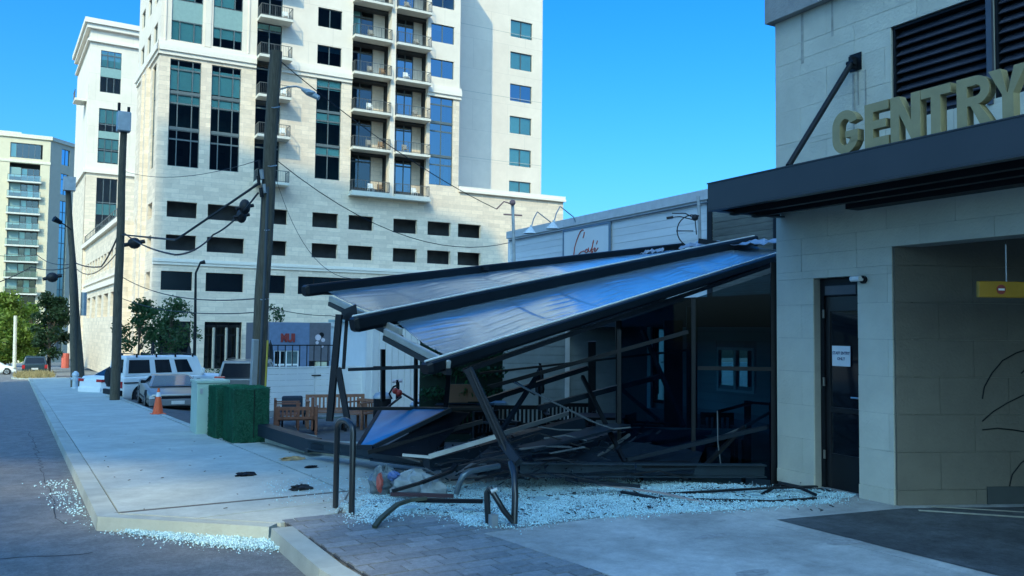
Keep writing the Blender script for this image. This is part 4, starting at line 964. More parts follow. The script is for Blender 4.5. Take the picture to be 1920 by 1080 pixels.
# ------------------------------------------------------------------ trees
def leaves(b, clumps, n, size, seed):
    rg = np.random.RandomState(seed)
    for (c, r_) in clumps:
        m_ = int(n*r_**2)
        d = rg.normal(size=(m_, 3)); d /= np.linalg.norm(d, axis=1)[:, None]; rr = r_*rg.uniform(.35, 1.08, m_)[:, None]
        P = np.array(c)+d*rr*np.array([1, 1, .8])
        for p in P:
            a = rg.normal(size=3); a /= np.linalg.norm(a); e = np.cross(a, rg.normal(size=3)); e /= np.linalg.norm(e)+1e-6; s = size*rg.uniform(.6, 1.3)
            b.add([p-a*s, p+e*s*.5, p+a*s, p-e*s*.5], [(0, 1, 2, 3)])
def leafmat(name, c, tr=.35):
    if name in MATS: return MATS[name]
    M = mat(name, c, .6, var=.45, scale=1.6, spec=.3); t = M.node_tree; b = t.nodes['Principled BSDF']; o = t.nodes['Material Output']
    tl = t.nodes.new('ShaderNodeBsdfTranslucent'); tl.inputs[0].default_value = (c[0]*1.6, c[1]*1.8, c[2], 1); mx = t.nodes.new('ShaderNodeMixShader'); mx.inputs[0].default_value = tr
    t.links.new(b.outputs[0], mx.inputs[1]); t.links.new(tl.outputs[0], mx.inputs[2]); t.links.new(mx.outputs[0], o.inputs[0]); return M
def tree(name, label, cat, loc, h, rad, trunk_h, trunk_r, c, nclump, dens, leaf, seed, group=None, shape=1.0, lean=0):
    rg = random.Random(seed); t = thing(name, label, cat, loc, 0, group); bark = mat('bark', (.09, .07, .05), .9, var=.3, scale=6, bump=.6)
    b = MB(); b.tube([(0, 0, -.3), (lean*.3, 0, trunk_h*.6), (lean, .05, h*.55), (lean, 0, h*.8)], [trunk_r*1.2, trunk_r, trunk_r*.6, trunk_r*.2], 9)
    cl = []
    for i in range(nclump):
        f = rg.random(); z = trunk_h+(h-trunk_h)*f; prof = math.sin(math.pi*min(1, .18+.78*f))**.7 if shape == 1 else (1-f*.85)
        a = rg.uniform(0, 6.28); r_ = rad*prof*math.sqrt(rg.random())*.85; s = rad*rg.uniform(.22, .42); cl.append(((lean+r_*math.cos(a), r_*math.sin(a), z-s*.3), s))
        if i < 14: b.tube([(lean*.6, 0, trunk_h+(z-trunk_h)*.3), (lean+r_*.6*math.cos(a), r_*.6*math.sin(a), z-s*.5), cl[-1][0]], [trunk_r*.4, trunk_r*.22, .01], 5)
    b.build('trunk', bark, t, smooth=True)
    b = MB(); leaves(b, cl, dens, leaf, seed); b.build('crown', leafmat('leaves_'+name+str(c), c), t)
    return t
gzz = lambda x, y: gz(y)-.15
tree('oak_tree', 'dark dense round-crowned street tree beside the pair of leaning poles', 'tree', (4.9, 84, gz(84)-.15), 7.4, 1.75, 2.0, .16, (.022, .05, .022), 46, 260, .17, 3)
tree('street_tree', 'sunlit yellow-green tree at the far left edge, behind the pale post', 'tree', (2.0, 108, gz(108)-.15), 8.6, 3.2, 2.0, .22, (.13, .19, .035), 44, 110, .26, 5)
tree('street_tree', 'sunlit loose green tree between the dark oak and the left edge, farther down the street', 'tree', (5.0, 118, gz(118)-.15), 8.2, 2.8, 1.8, .2, (.10, .16, .03), 36, 100, .26, 8)
tree('street_tree', 'broad green tree at the end of the road under the beige apartment block', 'tree', (1.5, 135, gz(135)-.15), 9.5, 4.5, 2.2, .3, (.08, .14, .03), 44, 70, .32, 12)
tree('young_maple', 'slim leafy tree standing between the second pole and the tower wall', 'tree', (8.9, 62, gz(62)-.3), 5.6, 1.7, 1.7, .09, (.03, .075, .03), 32, 210, .14, 15)
tree('young_maple', 'vase-shaped small tree with bare lower branches behind the white off-road vehicle', 'tree', (11.6, 66, gz(66)-.3), 6.1, 2.3, 1.6, .1, (.04, .085, .04), 34, 120, .14, 17)
tree('small_tree', 'little treetop showing above the blue shop roof', 'tree', (15.3, 53, gz(53)-.3), 5.3, 1.3, 2.2, .08, (.03, .07, .035), 14, 200, .12, 19)
# hedge at the foot of the tower
b = MB(); leaves(b, [((12.8+k*.9, 71+random.uniform(-.3, .3), -1.75), .55) for k in range(22)], 260, .1, 31)
o = solo(b, 'low_hedge', leafmat('leaves_hedge', (.03, .07, .03)), 'low dark planting along the foot of the tower behind the parked vehicles', 'hedge', base=(20, 71, -2.2)); 
# ------------------------------------------------------------------ poles and cables
def wpole(name, label, base, top, r0_, r1_, extra=None):
    t = thing(name, label, 'utility pole', tuple(base)); b = MB(); base = np.array(base); top = np.array(top)-base
    pts = [top*k/8+np.array([0.012*math.sin(k*1.7), .012*math.cos(k*2.1), 0]) for k in range(9)]; b.tube(pts, [r0_+(r1_-r0_)*k/8 for k in range(9)], 14); b.build('pole', wood_old, t, smooth=True); return t
D1 = 18.2
pb_ = at(478, 812, D1); pb_[2] = gz(pb_[1])-.1
P1 = wpole('utility_pole', 'tall thick leaning wooden utility pole with a street lamp, behind the green clad boxes', pb_, at(517, 96, D1), .165, .125)
b = MB(); b.tube([at(497, 740, D1-.17), at(499, 700, D1-.17), at(502, 638, D1-.17)], .022, 8); b.build('yellow_guard', mat('guard_yellow', (.46, .36, .05), .5), P1, world=True)
b = MB(); b.tube([at(486, 745, D1-.16), at(490, 640, D1-.16), at(497, 500, D1-.16), at(502, 350, D1-.16)], .03, 8); b.tube([at(475, 740, D1-.1), at(479, 620, D1-.1), at(486, 480, D1-.1), at(493, 330, D1-.1)], .018, 6); b.build('riser_pipe', mat('pipe_grey', (.05, .065, .075), .5), P1, world=True)
b = MB(); p = at(474, 740, D1-.12); q = at(479, 636, D1-.12); b.bar(p, q, .16, .12); b.build('meter_box', fadedsteel, P1, world=True, bevel=.01)
b = MB(); b.tube([at(523, 168, D1), at(540, 163, D1-.05), at(556, 162, D1-.1), at(568, 166, D1-.15)], .02, 8); b.build('lamp_arm', fadedsteel, P1, world=True)
b = MB()
for (c, r_, k) in ((at(583, 175, D1-.18), .085, .6),): b.ball(c, .11, 12, .55)
b.tube([at(566, 167, D1-.15), at(578, 173, D1-.17), at(598, 184, D1-.2)], [.03, .075, .05], 12); b.build('lamp_head', mat('lamp_housing', (.32, .38, .42), .4), P1, world=True, smooth=True)
for i, (x, y, s) in enumerate(((486, 300, .05), (490, 318, .06), (484, 330, .05), (495, 345, .05), (489, 352, .06))):
    b = MB(); b.tube([at(x, y, D1-.2), at(x+2, y+14+s*60, D1-.2)], s*.7, 8); b.build('insulator', mat('insulator_grey', (.25, .27, .28), .4) if i % 2 else blackm, P1, world=True)
b = MB()
for y in (200, 310, 430, 560): b.tube([at(520-(y-96)*.061-13, y, D1-.0), at(520-(y-96)*.061, y+2, D1-.19), at(520-(y-96)*.061+12, y, D1)], .012, 5)
b.build('strap', fadedsteel, P1, world=True)
p2b = gnd(215, 750); D2 = float((np.array(p2b)-O)@fw); P2t = at(233, 216, D2)
P2 = wpole('utility_pole', 'slim wooden pole with a grey box on top, beside the black spare wheel', p2b, P2t, .17, .11)
b = MB(); c = at(232, 229, D2-.1); b.box(c[0]-.22, c[0]+.22, c[1]-.2, c[1]+.2, c[2]-.35, c[2]+.35); b.build('transformer_box', fadedsteel, P2, world=True, bevel=.03)
b = MB(); 
for k in (-1, 1): c = at(232+k*9, 215+k*4, D2); b.tube([c, c+np.array([0, 0, .35])], .05, 8)
b.build('insulator', blackm, P2, world=True)
p3 = gnd(140, 726); D3 = float((np.array(p3)-O)@fw)
P3 = wpole('utility_pole', 'rough wooden pole leaning left at its top, farther down the pavement', gnd(152, 726), at(127, 352, D3+.3), .2, .13)
P4 = wpole('utility_pole', 'upright stub pole strapped against the leaning one, farther down the pavement', gnd(139, 727), at(135, 478, D3), .17, .14)
b = MB(); c = at(130, 345, D3); b.box(c[0]-.28, c[0]+.28, c[1]-.25, c[1]+.25, c[2]-.35, c[2]+.35); b.build('pole_top_box', fadedsteel, P3, world=True)
b = MB(); b.tube([at(133, 430, D3), at(122, 422, D3-.5), at(112, 416, D3-.9)], .03, 6); b.tube([at(115, 418, D3-.9), at(101, 410, D3-1.2)], [.1, .16], 8); b.build('lamp_arm', blackm, P3, world=True)
b = MB(); c = at(157, 570, D3); b.tube([c-np.array([0, 0, .6]), c+np.array([0, 0, .6])], .14, 8); b.build('equipment_can', fadedsteel, P3, world=True)
# black street light column
t = thing('street_light', 'slender black street light column with a short angled arm in front of the tower', 'street light', tuple(ony(364, 690, 50)), 0)
b = MB(); b.tube([ony(364, 700, 50), ony(366, 600, 50), ony(367, 512, 50), ony(376, 492, 50)], [.09, .08, .06, .05], 8); b.build('column', blackm, t, world=True)
b = MB(); b.tube([ony(375, 493, 50), ony(384, 491, 50)], [.07, .12], 8); b.build('lamp_head', blackm, t, world=True)
t = thing('street_light', 'plain pale post standing before the sunlit tree at the far left', 'street light', tuple(ony(27, 665, 100)), 0)
b = MB(); b.tube([ony(27, 690, 100), ony(29, 592, 100)], [.17, .15], 8); b.build('column', mat('pale_post', (.6, .6, .5), .6), t, world=True)
t = thing('mast_pole', 'thin pole with a small crossarm at the street end of the white restaurant wall', 'utility pole', tuple(at(964, 505, 24.5)), 0)
b = MB(); b.tube([at(964, 505, 24.5), at(963, 440, 24.5), at(961, 380, 24.5)], .045, 8); b.build('pole', fadedsteel, t, world=True)
b = MB(); b.bar(at(944, 402, 24.5), at(979, 404, 24.5), .04, .04); b.tube([at(931, 392, 24.5), at(945, 378, 24.5), at(961, 383, 24.5)], .02, 6); b.ball(at(961, 380, 24.4), .09); b.build('crossarm', mat('mast_rust', (.3, .15, .14), .7), t, world=True)
def cable(label, pts, r_, sag=0.0, n=14, mt=None, group='overhead cables'):
    P = [np.array(p) for p in pts]; out = []
    for a, c in zip(P[:-1], P[1:]):
        for i in range(n):
            f = i/n; q = a+(c-a)*f; q[2] -= sag*4*f*(1-f); out.append(q)
    out.append(P[-1]); b = MB(); b.tube(out, r_, 5); return solo(b, 'overhead_cable', mt or cord, label, 'cable', group=group)
cable('thick upper cable running down left from the big pole to the second pole', [at(484, 345, D1), at(330, 450, D2-10), at(228, 440, D2)], .028, .0)
cable('thick lower cable sagging from the big pole with a black splice case on it', [at(484, 362, D1), at(400, 440, D1+4), at(330, 478, D2-12), at(232, 436, D2)], .022, .12)
cable('thin service cable from the big pole top past the street lamp towards the mast', [at(520, 110, D1), at(931, 392, 24.5)], .011, .25)
cable('service cable from the big pole to the mast, lower and more slack', [at(518, 300, D1), at(955, 455, 24.5)], .010, .75)
cable('thin wire dropping steeply from the big pole to the collapsed roof beam', [at(516, 330, D1), at(676, 522, 12.2)], .005, .6)
cable('cable between the second pole and the paired poles, with a black ball', [at(222, 440, D2), at(190, 500, D2+4), at(140, 492, D3)], .03, .1)
cable('lower slack wire between the second pole and the paired poles', [at(222, 470, D2), at(140, 500, D3)], .02, .6)
cable('wire running out of frame at left from the paired poles', [at(136, 500, D3), at(60, 500, 60), at(-60, 545, 50)], .03, .2)
cable('upper wire running out of frame at left from the paired poles', [at(134, 495, D3), at(70, 478, 70), at(-60, 468, 70)], .025, .3)
cable('wire across the tower wall from the second pole to the big pole, nearly level', [at(230, 520, D2), at(480, 560, D1)], .014, .3)
cable('lowest wire across the tower wall between the second pole and the big pole', [at(230, 560, D2), at(478, 586, D1)], .012, .2)
cable('thin wire from beyond the big pole to the collapsed roof', [at(500, 575, D1), at(620, 592, 20), at(700, 596, 26)], .008, .05)
cable('wire crossing in front of the corner windows to the big pole', [at(230, 320, D2), at(487, 300, D1)], .008, .3)
for (x, y, d, r_, lab) in ((459, 388, D1+1.2, .13, 'black splice case hanging on the thick cable near the big pole'), (453, 405, D1+1.6, .12, 'second black splice case below the first near the big pole'), (252, 456, D2-1, .22, 'round black cable coil near the slim second pole'), (98, 520, D3+2, .3, 'round black cable coil left of the paired poles')):
    p = at(x, y, d); b = MB(); b.ball(p, r_, 12, .9 if r_ > .15 else 1.4); b.tube([p+np.array([-r_*1.5, 0, -r_*.4]), p+np.array([r_*1.5, 0, r_*.4])], r_*.35, 6); solo(b, 'cable_splice', cord, lab, 'cable splice', group='cable splices and coils', smooth=True)

# ------------------------------------------------------------------ vehicles
tyre_m = mat('tyre_rubber', (.014, .014, .015), .85); rimm = mat('alloy_rim', (.42, .43, .44), .35, metal=.7)
carglass = mat('car_glass', (.008, .012, .018), .06, spec=.35); chrome = mat('chrome', (.6, .6, .6), .15, metal=1)
lampred = mat('tail_lamp_red', (.45, .02, .02), .2, coat=.5); lampw = mat('head_lamp', (.6, .62, .62), .15, coat=.5); platem = mat('plate', (.6, .6, .58), .5)
def lerp(a, b, t): return np.array(a)*(1-t)+np.array(b)*t
def car(name, label, cat, loc, az, body, L, W_, zs, cabin, wheel_x, wr, paint, trim=None, group='parked vehicles'):
    """x forward. zs: list of (x, z_top, halfwidth) stations; cabin: (xb0, xt0, xt1, xb1, z0, z1, hwb, hwt)"""
    t = thing(name, label, cat, loc, R(90-az), group)
    b = MB(); n = len(zs); zb = wr*.62
    def sec(x, zt, hw):
        zm = zb+(zt-zb)*.55
        return [(x, -hw*.9, zb), (x, -hw, zb+.12), (x, -hw, zm), (x, -hw*.965, zt-.05), (x, -hw*.88, zt), (x, hw*.88, zt), (x, hw*.965, zt-.05), (x, hw, zm), (x, hw, zb+.12), (x, hw*.9, zb)]
    for s in zs: b.v += sec(*s)
    for i in range(n-1):
        for j in range(10): b.f.append((i*10+j, i*10+(j+1) % 10, (i+1)*10+(j+1) % 10, (i+1)*10+j))
    b.f.append(tuple(range(10))[::-1]); b.f.append(tuple((n-1)*10+j for j in range(10)))
    bo = b.build('body', paint, t, smooth=True, bevel=.02)
    xb0, xt0, xt1, xb1, z0, z1, hb_, ht_ = cabin
    c = MB(); q = [(xb0, -hb_, z0), (xb1, -hb_, z0), (xb1, hb_, z0), (xb0, hb_, z0), (xt0, -ht_, z1), (xt1, -ht_, z1), (xt1, ht_, z1), (xt0, ht_, z1)]; c.hexa(q); c.build('cabin', paint, t, bevel=.05)
    Q = [np.array(p) for p in q]
    def face(p00, p10, p11, p01, a0, a1, b0, b1, nm, mt_, off, skew=0):
        def P(u, v): return lerp(lerp(p00, p10, u), lerp(p01, p11, u), v)
        nn = np.cross(p10-p00, p01-p00); nn /= np.linalg.norm(nn); cs = [P(a0, b0), P(a1, b0), P(a1-skew, b1), P(a0+skew*0, b1)]
        m_ = MB(); m_.hexa([x-nn*(.02 if off > 0 else -.02) for x in cs]+[x+nn*(off if off > 0 else -.01) for x in cs]); return m_.build(nm, mt_, t)
    return t, Q, face
def wheels(t, xs, hw, wr, wd=.2, rim=None):
    for x in xs:
        for s in (-1, 1):
            b = MB(); b.tube([(x, s*(hw-wd), wr), (x, s*(hw-wd+.03), wr), (x, s*(hw-.02), wr), (x, s*hw, wr)], [wr*.93, wr, wr, wr*.93], 22); wo_ = b.build('wheel', tyre_m, t)
            b = MB(); b.tube([(x, s*(hw+.002), wr), (x, s*(hw+.012), wr)], wr*.62, 20); b.build('rim', rimm, wo_)
            b = MB(); 
            for k in range(5):
                a = 2*math.pi*k/5+.3; b.bar((x+.06*math.cos(a), s*(hw+.02), wr+.06*math.sin(a)), (x+wr*.55*math.cos(a), s*(hw+.02), wr+wr*.55*math.sin(a)), .05, .01, (0, 1, 0))
            b.ball((x, s*(hw+.015), wr), .06, 8); b.build('spokes', rim or mat('dark_rim', (.08, .08, .085), .4, metal=.5), wo_)
            b = MB(); b.tube([(x, s*(hw-.25), wr*1.02), (x, s*(hw-.012), wr*1.02)], wr*1.14, 22); b.build('wheel_arch', blackm, t)
# boxy white off-road vehicle
wx, wy = 6.5, 36.6
t, Q, face = car('off_road_vehicle', 'boxy white off-road vehicle with a black rear spare wheel and roof bars', 'off-road vehicle', (wx, wy, lotz(wx, wy)), 77, None, 4.6, 1.8,
    [(-2.2, 1.12, .86), (-2.1, 1.14, .89), (0, 1.15, .89), (.95, 1.15, .89), (1.0, 1.14, .86), (2.0, 1.12, .84), (2.12, 1.08, .82)], (-2.15, -2.08, .72, 1.05, 1.12, 1.9, .82, .74), (-1.45, 1.4), .4, whitep)
for k, (a0, a1) in enumerate(((.045, .31), (.38, .58), (.65, .85))):
    for (i0, i1, i2, i3) in ((0, 1, 5, 4), (3, 2, 6, 7)): face(Q[i0], Q[i1], Q[i2], Q[i3], a0, a1, .18, .83, 'side_window', carglass, .008 if i0 == 0 else -.03, .0 if k < 2 else .02)
m_ = face(Q[1], Q[2], Q[6], Q[5], .06, .94, .12, .9, 'windscreen', carglass, .01); face(Q[3], Q[0], Q[4], Q[7], .12, .88, .2, .85, 'rear_window', carglass, .01)
for (i0, i1, i2, i3, of) in ((3, 2, 6, 7, -.03),): pass
wheels(t, (-1.42, 1.42), .93, .4, .26)
b = MB(); b.box(-2.18, 2.1, -.905, -.892, .88, .93); b.box(-2.18, 2.1, .892, .905, .88, .93); b.build('side_trim', blackm, t)
b = MB(); b.box(-2.33, -2.2, -.85, .85, .42, .62); b.build('bumper', blackm, t, bevel=.02); b = MB(); b.box(2.12, 2.28, -.85, .85, .4, .66); b.build('bumper', blackm, t, bevel=.02)
b = MB(); b.tube([(-2.2, .05, 1.1), (-2.24, .05, 1.1), (-2.42, .05, 1.1), (-2.46, .05, 1.1)], [.33, .37, .37, .3], 24); b.build('spare_wheel', tyre_m, t)
b = MB(); b.tube([(-2.45, .05, 1.1), (-2.475, .05, 1.1)], .26, 22); b.build('spare_wheel_cover', blackm, t)
for x in (-1.7, -.95, -.2, .5):
    b = MB(); b.box(x, x+.06, -.76, .76, 1.97, 2.0); b.box(x, x+.05, -.76, -.70, 1.86, 1.97); b.box(x, x+.05, .70, .76, 1.86, 1.97); b.build('roof_bar', blackm, t)
for s in (-1, 1):
    b = MB(); b.box(.82, .9, s*.9-.0, s*1.08, 1.2, 1.42) if s > 0 else b.box(.82, .9, -1.08, -.9, 1.2, 1.42); b.build('mirror', whitep, t, bevel=.02)
    b = MB(); b.box(-2.215, -2.2, min(s*.62, s*.82), max(s*.62, s*.82), .7, .95); b.build('tail_light', lampred, t)
    b = MB(); b.tube([(2.12, s*.62, .88), (2.15, s*.62, .88)], .11, 14); b.build('headlight', lampw, t)
    for x in (-.35, .5):
        b = MB(); b.box(x, x+.012, min(s*.892, s*.8945), max(s*.892, s*.8945), .5, 1.1); b.build('door_seam', blackm, t)
        b = MB(); b.box(x+.15, x+.29, min(s*.895, s*.92), max(s*.895, s*.92), .98, 1.01); b.build('door_handle', blackm, t)
# wedge-shaped steel sports car facing the camera
dx, dy = 5.55, 31.3
dst = mat('brushed_car_steel', (.50, .46, .40), .36, metal=.75, var=.06, scale=2)
t, Q, face = car('sports_car', 'low wedge-shaped unpainted steel sports car facing the camera beside the orange cone', 'sports car', (dx, dy, lotz(dx, dy)), 184, None, 4.2, 1.85,
    [(-2.1, .84, .84), (-1.9, .88, .9), (-.6, .84, .92), (.8, .80, .92), (1.8, .66, .90), (2.12, .58, .84)], (-1.9, -.7, .15, 1.2, .78, 1.10, .80, .58), (-1.2, 1.25), .32, dst)
face(Q[1], Q[2], Q[6], Q[5], .05, .95, .06, .94, 'windscreen', mat('blue_windscreen', (.02, .06, .14), .04, spec=.9), .01)
for (i0, i1, i2, i3, of) in ((0, 1, 5, 4, .008), (3, 2, 6, 7, -.03)): face(Q[i0], Q[i1], Q[i2], Q[i3], .3, .9, .1, .85, 'side_window', carglass, of, .05)
wheels(t, (-1.2, 1.3), .93, .32, .22)
b = MB(); b.box(2.10, 2.22, -.86, .86, .22, .44); b.build('bumper', mat('grey_bumper', (.16, .17, .18), .5), t, bevel=.03)
b = MB(); b.box(2.10, 2.2, -.80, .80, .45, .53); b.build('grille', blackm, t)
for s in (-1, 1):
    for k in (.50, .70): b = MB(); b.box(2.2, 2.212, min(s*k, s*(k+.16)), max(s*k, s*(k+.16)), .455, .525); b.build('headlight', lampw, t)
    b = MB(); b.box(.75, .87, min(s*.86, s*1.02), max(s*.86, s*1.02), .88, .98); b.build('mirror', blackm, t, bevel=.02)
b = MB(); b.box(2.221, 2.228, -.2, .2, .27, .38); b.build('licence_plate', platem, t)
b = MB(); b.box(-2, 2.05, -.935, -.922, .40, .46); b.box(-2, 2.05, .922, .935, .40, .46); b.build('side_trim', blackm, t)
# estate seen from behind
hx, hy = 8.3, 31.4
sil = mat('silver_paint', (.16, .17, .18), .3, metal=.5, coat=.6)
t, Q, face = car('estate_car', 'silver estate car seen from behind, left of the big leaning pole', 'estate car', (hx, hy, lotz(hx, hy)+.14), 22, None, 4.5, 1.8,
    [(-2.2, 1.02, .84), (-2.05, 1.06, .89), (0, 1.03, .9), (1.0, 1.0, .89), (2.0, .9, .84), (2.2, .75, .78)], (-2.17, -1.98, .3, 1.15, 1.02, 1.63, .82, .68), (-1.35, 1.35), .33, sil)
face(Q[3], Q[0], Q[4], Q[7], .06, .94, .08, .86, 'rear_window', carglass, .01)
for (i0, i1, i2, i3, of) in ((0, 1, 5, 4, .008), (3, 2, 6, 7, -.03)):
    face(Q[i0], Q[i1], Q[i2], Q[i3], .06, .34, .1, .82, 'side_window', carglass, of, 0); face(Q[i0], Q[i1], Q[i2], Q[i3], .38, .86, .1, .82, 'side_window', carglass, of, .05)
face(Q[1], Q[2], Q[6], Q[5], .05, .95, .06, .92, 'windscreen', carglass, .01)
wheels(t, (-1.35, 1.38), .91, .33)
for s in (-1, 1):
    b = MB(); b.box(-2.27, -2.1, min(s*.55, s*.90), max(s*.55, s*.90), .86, 1.12); b.build('tail_light', lampred, t, bevel=.02)
b = MB(); b.box(-2.28, -2.18, -.84, .84, .32, .56); b.build('bumper', sil, t, bevel=.03); b = MB(); b.box(-2.225, -2.201, -.26, .26, .62, .74); b.build('licence_plate', platem, t)
b = MB(); b.box(-1.7, .2, -.62, -.58, 1.65, 1.69); b.box(-1.7, .2, .58, .62, 1.65, 1.69); b.build('roof_rail', blackm, t)
# white saloon behind the poles
sx_, sy_ = 6.1, 43.0
t, Q, face = car('saloon_car', 'white saloon car with its red-lit tail between the paired poles and the off-road vehicle', 'saloon car', (sx_, sy_, lotz(sx_, sy_)), 62, None, 4.6, 1.8,
    [(-2.3, .85, .78), (-2.1, .98, .88), (-1.4, 1.0, .9), (.9, .95, .9), (2.0, .8, .85), (2.3, .62, .74)], (-1.7, -.9, .3, 1.25, .96, 1.42, .80, .58), (-1.4, 1.4), .33, whitep)
face(Q[3], Q[0], Q[4], Q[7], .06, .94, .06, .92, 'rear_window', carglass, .01); face(Q[1], Q[2], Q[6], Q[5], .05, .95, .06, .92, 'windscreen', carglass, .01)
for (i0, i1, i2, i3, of) in ((0, 1, 5, 4, .008), (3, 2, 6, 7, -.03)): face(Q[i0], Q[i1], Q[i2], Q[i3], .12, .86, .12, .84, 'side_window', carglass, of, .05)
wheels(t, (-1.4, 1.42), .91, .33)
for s in (-1, 1): b = MB(); b.box(-2.31, -2.1, min(s*.45, s*.84), max(s*.45, s*.84), .76, .88); b.build('tail_light', lampred, t)
b = MB(); b.box(-2.36, -2.25, -.8, .8, .28, .52); b.build('bumper', whitep, t, bevel=.03)
# far vehicles
fx, fy = 3.9, 84
t, Q, face = car('dark_suv', 'dark sport utility vehicle seen from behind beyond the planted island', 'sport utility vehicle', (fx, fy, gz(fy)-.13), 4, None, 4.8, 1.95,
    [(-2.3, 1.15, .92), (-2.1, 1.2, .97), (1.0, 1.15, .97), (2.1, 1.0, .92), (2.3, .8, .85)], (-2.25, -2.0, .5, 1.3, 1.15, 1.85, .9, .72), (-1.4, 1.45), .39, mat('dark_green_paint', (.02, .04, .05), .3, coat=.5))
face(Q[3], Q[0], Q[4], Q[7], .08, .92, .15, .85, 'rear_window', carglass, .01); wheels(t, (-1.4, 1.45), .98, .39)
for s in (-1, 1): b = MB(); b.box(-2.33, -2.2, min(s*.72, s*.93), max(s*.72, s*.93), .85, 1.15); b.build('tail_light', lampred, t)
b = MB(); b.box(-2.325, -2.30, -.25, .25, .75, .9); b.build('licence_plate', platem, t)
fx, fy = .8, 101
t, Q, face = car('white_car', 'distant pale car at the far left edge of the road', 'car', (fx, fy, gz(fy)-.13), 95, None, 4.5, 1.8,
    [(-2.2, .9, .8), (0, 1.0, .9), (1.2, .95, .9), (2.2, .7, .8)], (-1.8, -1.0, .4, 1.2, .95, 1.42, .8, .6), (-1.4, 1.4), .33, whitep)
for (i0, i1, i2, i3, of) in ((0, 1, 5, 4, .008), (3, 2, 6, 7, -.03)): face(Q[i0], Q[i1], Q[i2], Q[i3], .1, .88, .12, .84, 'side_window', carglass, of, .05)
wheels(t, (-1.4, 1.4), .91, .33)
# cone
cp = gnd(296, 776); t = thing('traffic_cone', 'orange traffic cone with a white top band on the car park edge', 'traffic cone', (cp[0], cp[1], cp[2]-.02)); org = mat('cone_orange', (.85, .12, .03), .5, var=.05)
b = MB(); b.tube([(0, 0, .03), (0, 0, .48)], [.14, .065], 18); b.tube([(0, 0, .60), (0, 0, .71)], [.042, .026], 18); b.build('cone', org, t, smooth=True); b = MB(); b.tube([(0, 0, .481), (0, 0, .599)], [.0655, .043], 18); b.build('band', whitep, t); b = MB(); b.box(-.18, .18, -.18, .18, 0, .035); b.build('base', org, t, bevel=.01)
# hydrant at the foot of the paired poles
hp = gnd(141, 728); t = thing('fire_hydrant', 'pale hydrant standing in front of the paired poles on the pavement', 'hydrant', (hp[0]-.05, hp[1]-.5, hp[2])); hm = mat('hydrant_paint', (.5, .56, .6), .4)
b = MB(); b.tube([(0, 0, 0), (0, 0, .08), (0, 0, .09), (0, 0, .62), (0, 0, .66), (0, 0, .78), (0, 0, .88)], [.2, .2, .13, .13, .17, .15, .04], 14); b.build('barrel', hm, t, smooth=True); b = MB(); b.tube([(-.24, 0, .5), (.24, 0, .5)], .07, 10); b.tube([(0, -.24, .48), (0, 0, .48)], .08, 10); b.build('outlet', hm, t)
b = MB(); p_ = ony(122, 690, 92); b.tube([p_, p_+np.array([0, 0, 1.4])], .35, 10); solo(b, 'red_bin', mat('bin_red', (.6, .12, .08), .5), 'small red bin or post far off beside the dark round tree', 'bin')
# ------------------------------------------------------------------ utility boxes on the pavement edge
def turf_box(label, x0, x1, y0, y1, h):
    z = gz(y0)-.02; t = thing('turf_clad_box', label, 'utility box', ((x0+x1)/2, (y0+y1)/2, z), R(-2), 'green turf-clad utility boxes'); hx_, hy_ = (x1-x0)/2, (y1-y0)/2
    b = MB(); b.box(-hx_, hx_, -hy_, hy_, 0, h); b.build('box', mat('turf_backing', (.015, .10, .06), .9), t, bevel=.03)
    b = MB(); rg = random.Random(int(x0*100))
    for k in range(15000):
        f = rg.random()
        if f < .42: p = (rg.uniform(-hx_, hx_), -hy_, rg.uniform(0, h)); n = (0, -1, 0)
        elif f < .8: p = (-hx_, rg.uniform(-hy_, hy_), rg.uniform(0, h)); n = (-1, 0, 0)
        else: p = (rg.uniform(-hx_, hx_), rg.uniform(-hy_, hy_), h); n = (0, 0, 1)
        d = np.array(n)+np.array([rg.uniform(-.9, .9) for _ in range(3)]); d /= np.linalg.norm(d); e = np.cross(d, (.3, .5, .8))*.007; L = rg.uniform(.012, .03)
        p = np.array(p); b.add([p-e, p+e, p+d*L], [(0, 1, 2)])
    b.build('turf', mat('turf_blades', (.02, .19, .11), .8, var=.5, scale=7), t)['kind'] = 'stuff'
    b = MB(); b.bar((.0-hx_+.36, -hy_-.022, .1), (-hx_+.36, -hy_-.022, h-.03), .012, .01, (0, 1, 0)); b.build('seam', blackm, t)
turf_box('larger green turf-clad box, the nearer one, beside the dark fallen beam', 3.78, 4.42, 15.35, 16.15, .97)
turf_box('green turf-clad box squeezed between the pale cabinet and the larger green one', 3.74, 4.4, 16.45, 17.2, .96)
t = thing('utility_cabinet', 'pale green metal utility cabinet behind the turf-clad boxes', 'utility cabinet', (3.93, 17.95, gz(17.9)), R(-2))
b = MB(); b.box(-.30, .30, -.35, .35, 0, 1.0); b.build('cabinet_body', ltgreen, t, bevel=.015); b = MB(); b.box(-.32, .32, -.37, .37, 1.001, 1.06); b.build('lid', ltgreen, t, bevel=.01)
b = MB(); b.box(-.25, .25, -.362, -.351, .06, .95); b.build('door', ltgreen, t, bevel=.004); b = MB(); b.box(-.25, -.2, -.38, -.363, .8, .9); b.ball((.02, -.36, .9), .03, 8); b.build('latch', fadedsteel, t)
